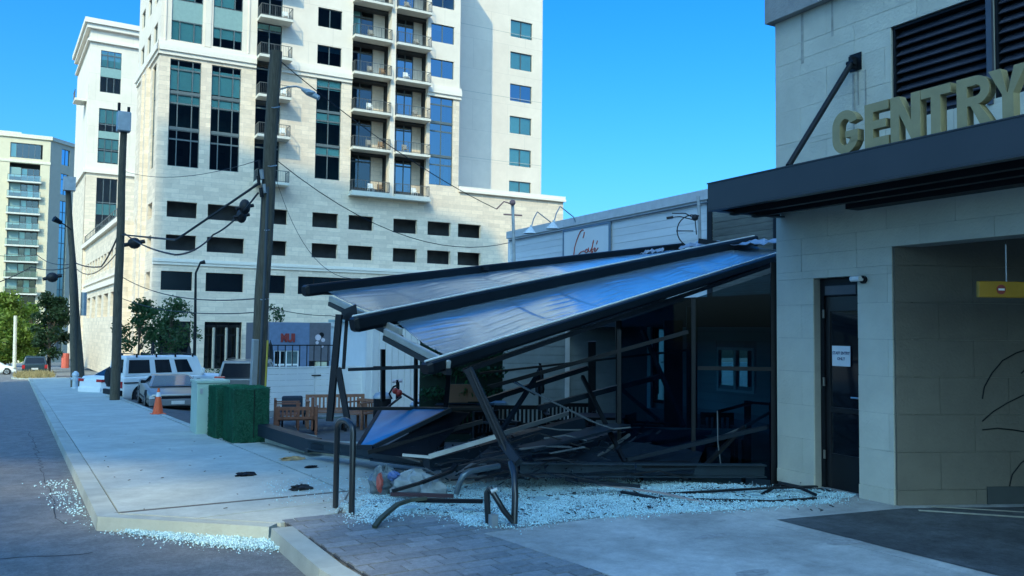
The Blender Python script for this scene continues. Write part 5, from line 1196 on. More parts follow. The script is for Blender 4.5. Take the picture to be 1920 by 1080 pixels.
# ------------------------------------------------------------------ collapsed glass pavilion
PV = thing('collapsed_pavilion', 'collapsed dark pavilion with two sagging glossy roof blinds held between three slanting beams', 'pavilion', (4.6, 8.4, 0), 0)
E3 = (at(803, 690, 8.6), at(1500, 469, 14.6)); E2 = (at(667, 608, 10.3), at(1415, 452, 16.4)); E1 = (at(575, 545, 12.4), at(1278, 463, 18.6))
gut = mat('gutter_metal', (.006, .010, .014), .4, var=.3, scale=2, spec=.25)
rim = mat('bright_edge_trim', (.80, .80, .74), .35)
def beam(P, Q, w_, h_, name='roof_beam'):
    P = np.array(P); Q = np.array(Q); d, s, t = basis(Q-P); pr = []
    # rounded box section
    prof = [(-.5, -.28), (-.36, -.5), (.36, -.5), (.5, -.28), (.5, .36), (.4, .5), (-.4, .5), (-.5, .36)]
    b = MB(); k = 0
    for e, sc in ((P-d*.05, .7), (P, 1), (Q, 1)): b.v += [tuple(e+s*x*w_*sc+t*z*h_*sc) for x, z in prof]
    for i in range(2):
        for j in range(8): b.f.append((i*8+j, i*8+(j+1) % 8, (i+1)*8+(j+1) % 8, (i+1)*8+j))
    b.f.append(tuple(range(8))[::-1]); b.f.append(tuple(16+j for j in range(8)))
    return b.build(name, gut, PV, world=True), d, s, t
B1, d1, s1, t1 = beam(*E1, .17, .17); B2, d2, s2, t2 = beam(*E2, .17, .19); B3, d3, s3, t3 = beam(*E3, .17, .13)
for (P, Q), s, t_, w_, h_ in ((E2, s2, t2, .17, .19), (E3, s3, t3, .17, .13)):
    b = MB(); e = t_*(h_*.5+.010)
    b.tube([P+e-d2*.03, P+e+(Q-P)*.5, Q+e], .012, 6); b.build('edge_trim', rim, B2 if h_ > .16 else B3, world=True)
# inner slimmer rails along each beam
for (P, Q), bo in ((E3, B3), (E2, B2)):
    b = MB(); o_ = np.array([0, 0, -.12]); b.bar(P+(Q-P)*.06+o_+np.array([.03, .06, -.03]), P+(Q-P)*.98+o_+np.array([.03, .06, .02]), .05, .05); b.build('guide_rail', darkm, bo, world=True)
# roof blinds: ribbed cloth with ripples
fabric = mat('roof_blind', (.40, .53, .59), .5, metal=.72, var=.16, scale=4, spec=.8, aniso=(.5, 5, 1))
_t = fabric.node_tree; _b = _t.nodes['Principled BSDF']; _b.inputs['Roughness'].default_value = .24
def blind_sheet(A, Bq, n=190, m_=80, seed=1):
    rg = np.random.RandomState(seed); (A0, A1), (B0, B1_) = A, Bq; V = []; F = []
    ph = rg.uniform(0, 6, 12); am = rg.uniform(.5, 1, 12)
    for i in range(n+1):
        u = i/n
        for j in range(m_+1):
            v = j/m_; p = (A0+(A1-A0)*u)*(1-v)+(B0+(B1_-B0)*u)*v
            sag = -.045*math.sin(math.pi*v)
            seam = (u*9.0) % 1.0; k = int(u*9)
            pan = (.026*(seam-.5)*(am[int(u*9) % 12]*2-1.2)*2+.006*math.sin(math.pi*seam))*math.sin(math.pi*min(1, v*1.0)) if True else 0
            sg = 1 if k % 2 else -1; w1 = math.sin(math.pi*v)
            rip = am[k % 12]*(.0030*math.sin(v*46+ph[k % 12]*2+seam*5*sg)+.0021*math.sin(v*83+ph[(k+3) % 12]*3+seam*9*sg+1.5*math.sin(v*9+k)))
            rip *= .55+.45*math.sin(v*7+ph[(k+7) % 12]+seam*4); rip += .0012*math.sin(u*110+v*12+ph[(k+5) % 12])+.002*math.sin(v*6+k*2.1)*math.sin(seam*3.1)
            rip += (.005 if seam < .04 else 0)*w1
            rip *= min(1, 8*v, 8*(1-v)+.2)
            V.append((p[0], p[1], p[2]+sag+pan+rip))
    for i in range(n):
        for j in range(m_): a = i*(m_+1)+j; F.append((a, a+1, a+m_+2, a+m_+1))
    b = MB(); b.v = V; b.f = F; return b
up = np.array([0, 0, 1.0])
def seg(P, Q, a, c): return (P+(Q-P)*a, P+(Q-P)*c)
f1 = blind_sheet([q-up*.03 for q in seg(*E1, .035, .93)], [q+up*.045+np.array([.02, .06, 0]) for q in seg(*E2, .045, .93)], seed=2)
o = f1.build('roof_blind', fabric, PV, world=True, smooth=True)
f2 = blind_sheet([q-up*.05 for q in seg(*E2, .065, .98)], [q+up*.045+np.array([.02, .06, 0]) for q in seg(*E3, .035, .98)], seed=5)
o = f2.build('roof_blind', fabric, PV, world=True, smooth=True)
# leading bars between the beam ends
lead = mat('leading_bar', (.42, .42, .38), .35, metal=.3)
for (a, c) in ((at(619, 560, 12.3), at(752, 622, 10.2)), (at(722, 622, 10.2), at(842, 684, 8.65))):
    d, s, t_ = basis(c-a); b = MB(); b.bar(a, c, .05, .085); b.build('leading_bar', lead, PV, world=True, bevel=.012)
    b = MB(); b.bar(a-up*.075, c-up*.075, .06, .06); b.build('lower_bar', darkm, PV, world=True)
# small fittings and dents
for (x, y, d) in ((910, 503, 14.6), (1053, 508, 15.2)):
    b = MB(); p = at(x, y, d); b.box(p[0]-.05, p[0]+.05, p[1]-.05, p[1]+.05, p[2]-.03, p[2]+.03); b.build('fitting', darkm if x < 1000 else rim, PV, world=True)
# end plates / post brackets under the outer corner
def leg(pts, w_, h_, label=None, m_=None, nm='post'):
    b = MB()
    for a, c in zip(pts[:-1], pts[1:]): b.bar(a, c, w_, h_, (.6, .8, 0))
    o = b.build(nm, m_ or darkm, PV, world=True, bevel=.004)
    if label: o['label'] = label
    return o
leg([at(636, 590, 11.2), at(618, 790, 11.0)], .08, .08); leg([at(634, 690, 11.1), at(654, 802, 10.9)], .07, .07, 'shorter leg splayed to the right'); leg([at(650, 600, 11.4), at(644, 692, 11.3)], .04, .04, nm='brace')
b = MB(); b.hexa([at(640, 598, 11.3), at(672, 607, 11.0), at(672, 607, 11.2), at(640, 598, 11.5), at(640, 582, 11.3), at(668, 570, 11.0), at(668, 570, 11.2), at(640, 582, 11.5)]); b.build('bracket_plate', darkm, PV, world=True)
leg([at(878, 692, 8.6), at(945, 832, 8.4), at(972, 868, 8.2)], .085, .085, 'bent post leaning inward under the nearest beam end')
b = MB(); b.tube([at(882, 694, 8.55), at(950, 848, 8.3), at(969, 880, 8.15), at(966, 930, 8.0)], .012, 6); b.build('cable', cord, PV, world=True)
# standing posts at the back and the tinted glass front that is still up
W0, W1, W2 = np.array([8.45, 7.45, 0]), np.array([6.9, 8.75, 0]), np.array([5.9, 9.4, 0])
p1297 = ony(1297, 800, 9.6); 
for (x, y0, y1, d, wd) in ((1297, 575, 800, 13.2, .16), (1262, 600, 775, 14.2, .30), (1160, 600, 775, 13.0, .09), (1110, 640, 770, 15.5, .14)):
    leg([at(x, y0, d), at(x, y1+60, d)], wd, .12)
tg = smoke
def on_front(px, py):   # point on the upright plane of the front glazing
    P0 = np.array([8.42, 7.42, 0]); dd = np.array([5.95-8.42, 9.42-7.42, 0]); n = np.array([dd[1], -dd[0], 0]); r_ = ray(px, py); t_ = ((P0-O)@n)/(r_@n); return O+r_*t_
fr = [(1445, 1300), (1296, 1163), (1159, 985)]
for i, (xa, xb) in enumerate(fr[:2]):
    ya = lambda x: 690-(x-803)*(690-485)/(1455-803)+14
    ps = [on_front(xb, 885), on_front(xa, 900), on_front(xa, ya(xa)+10), on_front(xb, ya(xb)+12)]
    ps = [np.array(p) for p in ps]; nrm = np.cross(ps[1]-ps[0], ps[3]-ps[0]); nrm /= np.linalg.norm(nrm)
    m_ = MB(); m_.hexa([p for p in ps]+[p+nrm*.008 for p in ps]); gp_ = m_.build('glass_panel', tg, PV, world=True)
for (xa, ya_, xb, yb_, wd) in ((1452, 692, 1308, 690, .05), (1452, 492, 1452, 912, .09), (1300, 560, 1300, 897, .05), (1161, 618, 1161, 893, .05), (1290, 622, 920, 725, .05)):
    b = MB(); b.bar(on_front(xa, ya_), on_front(xb, yb_), wd, .05, (.6, .8, 0)); b.build('glazing_bar', blackm, PV, world=True)
# fallen bottom rail along the old front
FR = thing('fallen_front_rail', 'long dark double-flanged rail lying along the base of the wreck', 'fallen rail', tuple(gnd(1200, 905)), 0)
def rail_h(a, c):
    b = MB(); b.bar(a+up*.07, c+up*.07, .12, .018); b.bar(a-up*.07, c-up*.07, .12, .018); b.bar(a, c, .02, .122); return b
rail_h(np.array([8.2, 7.35, .13]), at(975, 880, 9.6)).build('rail', mat('rail_blue_black', (.02, .035, .048), .42, spec=.3), FR, world=True, bevel=.003)
rail_h(at(978, 884, 9.7), at(700, 852, 11.2)).build('rail', mat('rail_blue_black', (.02, .035, .048), .42, spec=.3), FR, world=True)
rail_h(at(700, 850, 11.3), at(578, 832, 12.6)).build('rail', mat('rail_blue_black', (.02, .035, .048), .42, spec=.3), FR, world=True)
def stick(name, label, pts, w_, h_, mt_, group=None, flat=False):
    P = [at(*p) for p in pts]
    b = MB()
    if flat == 'tube': b.tube(P, w_, 7)
    else:
        for a, c in zip(P[:-1], P[1:]): b.bar(a, c, w_, h_)
    return solo(b, name, mt_, label, name.replace('_', ' '), group=group)
navy = mat('navy_frame', (.008, .016, .026), .45, spec=.25); grey = mat('grey_profile', (.11, .13, .14), .35, metal=.3)
wt = mat('pale_profile', (.60, .60, .56), .4)
stick('fallen_beam', 'thick dark beam lying from the green boxes to the patio kerb', [(495, 806, 15.0), (590, 835, 12.9)], .22, .2, navy)
stick('fallen_beam', 'dark beam lying across the wreck from the patio kerb to behind the rack', [(590, 838, 12.5), (760, 858, 11.2), (905, 880, 10.0)], .14, .12, navy)
stick('fallen_profile', 'bright pale-edged profile slanting up through the middle of the wreck', [(805, 856, 9.8), (935, 817, 10.2)], .035, .05, wt)
stick('fallen_profile', 'grey continuation of the slanting profile behind the bent post', [(945, 812, 10.3), (1065, 775, 11.0)], .035, .05, grey)
stick('fallen_profile', 'short pale profile lying level at the foot of the bright slanting one', [(755, 853, 9.8), (806, 857, 9.75)], .03, .03, wt)
stick('fallen_beam', 'broad dark beam slanting just under the bright profile', [(800, 872, 9.9), (1090, 792, 11.2)], .16, .14, navy)
stick('curled_trim', 'curled metal trim drooping from the centre to a flattened end on the right', [(960, 715, 11.2), (1005, 738, 11.0), (1060, 765, 10.8), (1110, 790, 10.6), (1150, 804, 10.5), (1182, 801, 10.5)], .05, .012, grey)
stick('curled_trim', 'thin dark trim arcing down from the upper left of the ruined interior', [(915, 722, 11.6), (965, 715, 11.4), (1003, 740, 11.2)], .03, .02, darkm)
stick('fallen_rail', 'dark horizontal handrail crossing in front of the pale shed', [(655, 693, 12.0), (808, 687, 10.6)], .045, .045, blackm)
stick('fallen_rail', 'dark rail along the tops of the slatted chairs', [(650, 766, 11.2), (905, 766, 11.4)], .04, .04, blackm)
stick('loose_post', 'upright black post before the pale shed, with a small lamp at its top', [(718, 655, 13), (718, 752, 13)], .06, .06, blackm)
stick('loose_post', 'upright black post right of the red valve, under the roof corner', [(780, 664, 12), (779, 768, 12)], .045, .045, blackm)
stick('fallen_rail', 'long thin rail running back into the dark interior at mid height', [(900, 700, 11.8), (1300, 655, 12.6)], .035, .03, blackm)
stick('fallen_beam', 'slim dark beam slanting from the bent post up towards the right', [(908, 752, 11.6), (1100, 690, 12.6)], .07, .07, navy)
stick('fallen_strut', 'thin strut leaning from the floor rail up to the right of centre', [(1105, 868, 10.2), (1180, 815, 10.8)], .03, .03, grey)
stick('fallen_strut', 'second thin strut beside the first, nearer the dark table', [(1150, 862, 10.6), (1215, 790, 11.4)], .025, .03, navy)
stick('broken_frame', 'bent dark frame sagging down to the right of the white trims', [(1163, 728, 11.6), (1235, 788, 11.0)], .04, .04, navy)
stick('hanging_cable', 'loose cable hanging to the floor inside the tinted glass', [(1345, 770, 10.6), (1346, 830, 10.5), (1352, 875, 10.4), (1357, 888, 10.3)], .008, .008, grey, flat='tube')
# broken table/frame on the right
for pts, lab in (([(1345, 772, 11), (1410, 755, 11.2), (1448, 758, 11.4)], 'upper'), ([(1348, 822, 10.6), (1385, 806, 10.7), (1445, 772, 10.8)], 'lower')):
    stick('broken_frame', 'tilted dark frame edge at the right of the ruined interior, %s one' % lab, pts, .035, .035, grey if lab == 'lower' else blackm)
stick('loose_post', 'thick dark upright inside the tinted glass near the block wall', [(1402, 752, 11.3), (1402, 890, 11.0)], .09, .06, blackm)
stick('loose_post', 'dark upright against the block wall edge inside the glass', [(1446, 755, 11.2), (1449, 905, 10.9)], .06, .06, blackm)
# long flat strips in the foreground
stick('flat_strip', 'long pinkish grey flat strip lying on the broken glass towards the block wall', [(1120, 908, 9.6), (1240, 924, 9.3), (1335, 946, 9.0)], .05, .015, mat('pink_grey', (.34, .29, .28), .6))
stick('flat_strip', 'dark strip lying beside the pinkish one', [(1165, 922, 9.4), (1240, 936, 9.2), (1320, 950, 8.95)], .07, .02, navy)
stick('flat_strip', 'long dark strip running along the glass to the foot of the block wall', [(1250, 926, 9.5), (1440, 915, 9.6), (1532, 912, 9.7)], .05, .02, blackm)
stick('flat_strip', 'dark strip on the glass near the door, lowest of the long ones', [(1300, 936, 9.2), (1450, 940, 9.1), (1530, 934, 9.25)], .04, .02, blackm)
stick('bent_rod', 'short crumpled rod at the foot of the block wall corner', [(1427, 928, 9.5), (1462, 908, 9.7), (1500, 915, 9.6), (1530, 928, 9.4)], .018, .018, blackm, flat='tube')
# pile of slats and rods in the middle
rg = random.Random(11)
lab_words = ['bent black rod', 'thin grey slat', 'dark splintered profile', 'narrow flat bar', 'twisted dark strip']
spots = [((975, 842, 9.6), (1070, 838, 9.9)), ((965, 855, 9.5), (1060, 850, 9.9)), ((1000, 862, 9.4), (1090, 872, 9.6)), ((1020, 822, 10.0), (1100, 826, 10.2)), ((905, 852, 9.4), (1000, 838, 9.8)), ((870, 880, 9.2), (960, 862, 9.3)), ((880, 868, 9.6), (955, 872, 9.5)), ((1000, 876, 9.3), (1080, 862, 9.8)), ((735, 878, 9.8), (830, 880, 9.6)), ((770, 885, 9.6), (825, 892, 9.4)), ((815, 872, 9.8), (880, 862, 9.9)), ((705, 844, 10.6), (790, 866, 10.0)), ((1010, 800, 10.4), (1090, 806, 10.6)), ((985, 890, 9.3), (1120, 902, 9.4)), ((1180, 890, 9.8), (1290, 898, 9.7)), ((930, 900, 9.1), (1010, 888, 9.3)), ((845, 900, 9.1), (925, 896, 9.2)), ((860, 888, 9.3), (910, 870, 9.5))]
near_ = ['at the left of the central pile', 'under the bent post', 'in the heart of the central pile', 'at the right of the central pile']
slat_labels = ['upper flat slat right of the bent post', 'second slat down, right of the bent post', 'slat low in the heap, behind the bent post', 'short high slat under the grey profile', 'slat crossing behind the bent post at knee height',
 'slat running left from the foot of the bent post', 'short dark slat under the broad slanting beam', 'low slat tucked against the front rail', 'level pale-edged slat above the sacks', 'short slat just above the pale sacks', 'slat between the sacks and the bright profile',
 'slat joining the tilted glass frame to the heap', 'highest slat in the heap, near the table', 'long slat lying on the glass before the front rail', 'slat half hidden behind the front rail, farther along', 'slat lying between the two bent rack tubes', 'slat under the curved steel hoop', 'short slat leaning on the curved steel hoop']
for i, (a, c) in enumerate(spots):
    P, Q = at(*a), at(*c); P[2] = max(P[2], .03); Q[2] = max(Q[2], .03); mid = (P+Q)/2+np.array([0, 0, rg.uniform(-.02, .07)])
    b = MB(); wd = rg.choice((.02, .03, .045, .06))
    b.bar(P, mid, wd, .015); b.bar(mid, Q, wd, .015)
    solo(b, 'debris_slat', rg.choice((grey, navy, blackm, grey, darkm)), 'thin '+slat_labels[i], 'debris', group='slats heaped in the wreck')
b = MB()
for k in range(230):
    px = rg.triangular(760, 1240, 960); py = rg.uniform(815, 905)-abs(px-960)*.03; d = 9.0+(905-py)*.014+rg.uniform(0, .5); p = at(px, py, d); p[2] = max(p[2], .02)
    L = rg.uniform(.04, .22); q = p+np.array([rg.uniform(-1, 1), rg.uniform(-1, 1), rg.uniform(-.35, .35)])*L; q[2] = max(q[2], .02)
    b.bar(p, q, rg.uniform(.006, .03), rg.uniform(.004, .012))
solo(b, 'trim_heap', navy, 'tangle of small broken trim, clips and splinters filling the heap under the bent post', 'debris', kind='stuff')
b = MB(); n_ = 10; C4 = [at(868, 884, 9.45), at(1300, 890, 10.1), at(1335, 806, 11.6), at(965, 806, 11.2)]; rq = np.random.RandomState(8)
for i in range(n_+1):
    for j in range(6):
        p = lerp(lerp(C4[0], C4[1], i/n_), lerp(C4[3], C4[2], i/n_), j/5); b.v.append(tuple(p+np.array([0, 0, rq.uniform(-.03, .03)])))
for i in range(n_):
    for j in range(5): a = i*6+j; b.f.append((a, a+1, a+7, a+6))
o = solo(b, 'fallen_roof_leaf', navy, 'large crumpled dark roof leaf lying flat in the heap behind the front rail', 'roof leaf'); o.modifiers.new('thickness', 'SOLIDIFY').thickness = .02
for lab_, pts_, w_, h_, m_ in (
    ('dark beam propped from the slanted profile up to the tinted glass', [(1010, 765, 11.5), (1240, 705, 12.3)], .07, .07, navy),
    ('thin black mullion leaning right of the white trim', [(1092, 706, 12), (1172, 868, 10.2)], .045, .045, blackm),
    ('broad dark board lying across the middle of the heap', [(985, 842, 9.7), (1165, 796, 10.9)], .30, .03, navy),
    ('broad black board flat behind the front rail', [(1000, 872, 9.9), (1290, 868, 10.4)], .45, .04, blackm),
    ('dark frame bar crossing low in front of the dusty table', [(1175, 862, 10.3), (1440, 800, 10.7)], .06, .05, navy),
    ('black bar falling from the porch edge to the dusty table', [(1205, 620, 12.2), (1282, 800, 11.2)], .05, .05, blackm),
    ('short black bar leaning on the front rail near the tinted glass', [(1310, 885, 10.3), (1395, 800, 10.7)], .05, .04, blackm),
    ('long black batten sloping down left over the tilted glass', [(690, 848, 10.3), (905, 790, 10.6)], .05, .05, blackm),
    ('black bar standing askew left of the bent post', [(842, 700, 11.5), (826, 862, 10.4)], .06, .05, blackm),
    ('wide dark panel edge behind the bent post', [(905, 862, 10.3), (1010, 700, 11.8)], .05, .05, navy),
    ('dark rail end poking out over the curved hoop', [(828, 884, 9.4), (968, 850, 9.6)], .05, .04, navy),
    ('pale grey strip end on top of the central heap', [(1030, 850, 9.7), (1096, 838, 9.9)], .03, .015, grey),
    ('twisted black strip between the hoop and the front rail', [(890, 900, 9.1), (950, 884, 9.2), (1010, 898, 9.2)], .03, .02, blackm),
    ('thin black rod arching over the dark heap', [(935, 838, 9.8), (1010, 812, 10.0), (1105, 842, 10.1)], .018, .018, blackm),
    ('slim frame member lying along the bottom right on the glass', [(1060, 898, 9.5), (1200, 912, 9.5)], .05, .03, navy)):
    stick('fallen_bar', lab_, pts_, w_, h_, m_)
# black louvre strip and the two arms of a frame at left of pile
stick('toothed_track', 'black toothed track slanting over the pale sacks', [(735, 921, 8.9), (790, 905, 9.0), (845, 884, 9.2), (855, 872, 9.3)], .05, .03, blackm)
stick('fallen_profile', 'reddish black square profile lying level at the left of the glass', [(733, 926, 8.9), (850, 930, 8.8)], .045, .035, mat('red_black', (.06, .03, .035), .5))
stick('rubber_strip', 'curved olive-black strip reaching out over the pavers', [(702, 988, 7.75), (712, 974, 7.85), (728, 960, 8.0), (745, 946, 8.2), (768, 938, 8.35), (800, 934, 8.4)], .045, .03, mat('olive_rubber', (.05, .06, .04), .6))
stick('fallen_profile', 'black square profile running right from the curved strip', [(780, 938, 8.45), (905, 940, 8.35)], .05, .035, blackm)
# crumpled bag and pale sacks
def crumple(name, label, cat, px, py, d, size, mt_, seed, n=9, group=None):
    rg2 = np.random.RandomState(seed); c = at(px, py, d); b = MB(); V = []; m_ = n; jit = .22
    if cat != 'packet': c[2] = gz(c[1])+size[2]*.85
    if size[2] < .05: jit = .42; c = gnd(px, py); c[2] += size[2]*.4
    for i in range(m_+1):
        ph = math.pi*i/m_
        for j in range(2*m_):
            a = math.pi*j/m_; r_ = 1+rg2.uniform(-jit, jit); V.append((c[0]+size[0]*r_*math.sin(ph)*math.cos(a), c[1]+size[1]*r_*math.sin(ph)*math.sin(a), max(c[2]+size[2]*r_*math.cos(ph), gz(c[1])+.002)))
    b.v = V
    for i in range(m_):
        for j in range(2*m_): b.f.append((i*2*m_+j, (i+1)*2*m_+j, (i+1)*2*m_+(j+1) % (2*m_), i*2*m_+(j+1) % (2*m_)))
    return solo(b, name, mt_, label, cat, group=group)
crumple('crumpled_bag', 'crumpled grey-green bag with red and blue print at the left end of the pile', 'bag', 720, 900, 9.4, (.16, .12, .17), mat('bag_plastic', (.13, .17, .19), .35, var=.3, scale=18), 1)
crumple('printed_packet', 'red printed packet on the crumpled bag', 'packet', 712, 905, 9.2, (.035, .04, .10), mat('packet_red', (.42, .09, .07), .4), 2)
crumple('printed_packet', 'blue printed packet on the crumpled bag', 'packet', 738, 892, 9.2, (.07, .05, .05), mat('packet_blue', (.06, .12, .30), .4), 3)
crumple('pale_sack', 'pale crumpled sack lying under the toothed black track', 'sack', 775, 905, 9.3, (.26, .18, .15), mat('sack_pale', (.27, .31, .32), .7, var=.2, scale=9), 4)
crumple('pale_sack', 'torn pale sack end right of the first, under the slats', 'sack', 812, 910, 9.2, (.16, .14, .12), mat('sack_pale', (.42, .46, .46), .7, var=.2, scale=9), 5)
crumple('dark_rag', 'dark rag lying on the pavement between the fallen beam and the kerb corner', 'rag', 461, 892, 10.85, (.12, .08, .03), blackm, 6)
crumple('dark_block', 'dark lump lying alone on the pavement left of the bike rack', 'debris', 563, 918, 9.7, (.13, .08, .035), mat('lump_black', (.015, .018, .02), .7), 7)
crumple('splintered_wood', 'splintered tan wood scrap on the pavement by the patio kerb', 'wood scrap', 548, 862, 12.6, (.17, .1, .03), mat('tan_wood', (.42, .27, .12), .7, var=.3, scale=20), 8)
crumple('dark_rag', 'small dark scrap just right of the tan wood', 'rag', 585, 877, 11.6, (.09, .05, .02), blackm, 9)
crumple('leaf_debris', 'small dark scrap on the near pavement, left of centre', 'debris', 690, 930, 9.3, (.03, .02, .01), blackm, 10)
# tilted glass sheet in its frame, sky reflection painted as blue base colour
GS = thing('tilted_glass_sheet', 'tilted framed glass sheet with painted blue sky reflection behind the bike rack', 'glass sheet', tuple(at(740, 830, 10.6)), 0)
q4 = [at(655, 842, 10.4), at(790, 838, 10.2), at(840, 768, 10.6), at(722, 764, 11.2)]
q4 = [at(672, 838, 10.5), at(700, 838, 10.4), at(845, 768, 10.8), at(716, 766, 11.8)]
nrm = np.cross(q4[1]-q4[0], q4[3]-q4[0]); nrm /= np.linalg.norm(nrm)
m_ = MB(); m_.hexa(q4+[p+nrm*.01 for p in q4]); m_.build('glass', mat('painted_sky_glass', (.015, .19, .46), .3, spec=.35), GS, world=True)
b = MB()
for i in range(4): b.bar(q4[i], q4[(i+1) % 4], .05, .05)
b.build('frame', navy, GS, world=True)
DP = MB(); qd = [at(700, 850, 10.3), at(800, 862, 9.9), at(880, 775, 10.8), at(845, 772, 10.9)]; DP.hexa(qd+[p+np.array([.02, .03, .01]) for p in qd]); solo(DP, 'propped_board', mat('dark_panel', (.004, .006, .009), .5, spec=.15), 'large dark board propped below the tilted glass sheet', 'panel')
# ------------------------------------------------------------------ bike racks
rackm = mat('rack_black', (.015, .018, .02), .28, spec=.7)
t = thing('bike_rack', 'upright black inverted-U bike rack standing on the paver edge', 'bike rack', tuple(gnd(645, 960)), 0)
A, Bk = gnd(629, 953), gnd(659, 966); A[2] = Bk[2] = 0
pts = [A]; ax = (Bk-A); Hh = .90; r_ = .5
for k in range(0, 9):
    a = math.pi-math.pi*k/8; rx = .5*np.linalg.norm(ax)
    pts.append((A+Bk)/2+ax/np.linalg.norm(ax)*rx*math.cos(a)*1.0+np.array([0, 0, Hh-.1+.1*math.sin(a)]))
pts.append(Bk)
b = MB(); b.tube(pts, .030, 12); b.build('hoop', rackm, t, world=True, smooth=True)
t = thing('bike_rack', 'bent and toppled black bike rack tube tangled in the wreck, right of the upright one', 'bike rack', tuple(gnd(955, 982)), 0)
b = MB(); b.tube([at(964, 982, 7.85), at(966, 930, 7.9), at(964, 890, 8.0), at(958, 868, 8.2)], .032, 10); b.build('tube', rackm, t, world=True, smooth=True)
b = MB(); b.tube([at(962, 978, 7.85), at(945, 958, 7.8), at(928, 930, 7.8), at(918, 915, 7.85)], .026, 10); b.build('tube', rackm, t, world=True, smooth=True)
b = MB(); b.tube([at(916, 984, 7.9), at(914, 950, 7.9), at(913, 925, 7.9), at(919, 914, 7.9)], .03, 10); b.build('tube', rackm, t, world=True, smooth=True)
b = MB(); p = at(925, 968, 7.85); b.box(p[0]-.035, p[0]+.035, p[1]-.03, p[1]+.03, 0, .12); b.build('foot', fadedsteel, t, world=True)
b = MB(); b.tube([at(921, 922, 7.8), at(933, 917, 7.8)], .018, 8); b.build('bolt_cap', wt, t, world=True)
t = thing('bent_hoop', 'curved steel hoop arching over the slats just left of the bent rack', 'steel hoop', tuple(at(880, 925, 8.8)), 0)
b = MB(); b.tube([at(856, 926, 8.7), at(862, 905, 8.7), at(868, 892, 8.7), at(880, 884, 8.75), at(905, 879, 8.9), at(935, 874, 9.1)], .03, 10); b.build('hoop', mat('hoop_steel', (.12, .16, .18), .3, metal=.5), t, world=True, smooth=True)
# ------------------------------------------------------------------ patio furniture
def slat_chair(name, label, cat, loc, rz, w_, h_, n, mt_, seat=.45, arms=True, group=None, back_only=False):
    t = thing(name, label, cat, loc, rz, group)
    b = MB(); b.box(-w_/2, w_/2, .0, .04, h_-.07, h_); b.box(-w_/2, w_/2, 0, .04, seat, seat+.05); b.build('backrest_rail', mt_, t)
    for k in range(n):
        x = -w_/2+.06+(w_-.12)*k/(n-1); b = MB(); b.box(x-.02, x+.02, .006, .03, seat+.052, h_-.072); b.build('slat', mt_, t)
    for k in range(5): b = MB(); b.box(-w_/2+.03, w_/2-.03, -.5+k*.1, -.5+k*.1+.085, seat-.03, seat-.003); b.build('seat_slat', mt_, t)
    for x in (-w_/2, w_/2-.05):
        b = MB(); b.box(x, x+.05, -.005, .045, 0, h_+.002); b.build('leg', mt_, t); b = MB(); b.box(x, x+.05, -.5, -.45, 0, seat+.22 if arms else seat-.03); b.build('leg', mt_, t)
        if arms: b = MB(); b.box(x-.01, x+.06, -.52, -.006, seat+.221, seat+.25); b.build('arm', mt_, t)
    return t
bz = -.25; bzr = -.45
p = at(628, 790, 20.0); slat_chair('garden_bench', 'reddish teak slatted garden bench standing in front of the white board fence', 'bench', (p[0], p[1], bzr), R(-14), 1.36, .74, 15, wood_lt, seat=.38)
p = ony(548, 800, 15.6); t = slat_chair('garden_armchair', 'red-brown slatted armchair just right of the green turf-clad boxes', 'armchair', (at(556, 800, 18.2)[0], at(556, 800, 18.2)[1], bzr), R(160), .86, .60, 10, wood_red, seat=.34)
b = MB(); b.box(-.34, -.30, -.5, 0, .1, .78); b.box(-.36, -.30, -.3, .1, .4, .8); b.build('side_panel', wood_red, t, bevel=.01)
p = at(548, 757, 20.2); t = thing('lounge_chair', 'dark blue cushioned chair between the armchair and the teak bench', 'lounge chair', (p[0], p[1], bzr), R(-10)); cush = mat('navy_cushion', (.02, .035, .055), .8)
b = MB(); b.box(-.24, .24, -.05, .07, .34, .68); b.build('back_cushion', cush, t, bevel=.04); b = MB(); b.box(-.32, .32, -.55, -.06, .28, .42); b.build('seat_cushion', cush, t, bevel=.04)
for x in (-.3, .26):
    for y in (-.5, .0): b = MB(); b.box(x, x+.04, y, y+.04, 0, .28); b.build('leg', blackm, t)
slat_chair('garden_armchair', 'teak armchair turned sideways behind the slatted red-brown armchair', 'armchair', (at(517, 800, 19.2)[0], at(517, 800, 19.2)[1], bzr), R(75), .6, .68, 8, wood_red, seat=.36)
slat_chair('garden_armchair', 'teak armchair at the far end of the teak bench, beside the dark bin', 'armchair', (at(686, 800, 19.8)[0], at(686, 800, 19.8)[1], bzr), R(-60), .55, .66, 7, wood_lt, seat=.36)
blk = mat('chair_black', (.007, .009, .012), .5, spec=.25)
slat_chair('toppled_chair', 'black slatted chair pushed askew right of the white door trim', 'chair', (at(1185, 800, 13.2)[0], at(1185, 800, 13.2)[1], bz), R(35), .5, .8, 6, blk, seat=.42)
slat_chair('toppled_chair', 'black slatted chair standing behind the dusty table, near the small window', 'chair', (at(1345, 790, 13.0)[0], at(1345, 790, 13.0)[1], bz), R(-40), .5, .85, 6, blk, seat=.42)
slat_chair('toppled_chair', 'black slatted chair between the bent post and the pale blue box', 'chair', (at(912, 790, 13.4)[0], at(912, 790, 13.4)[1], bz), R(10), .5, .8, 6, blk, seat=.42)
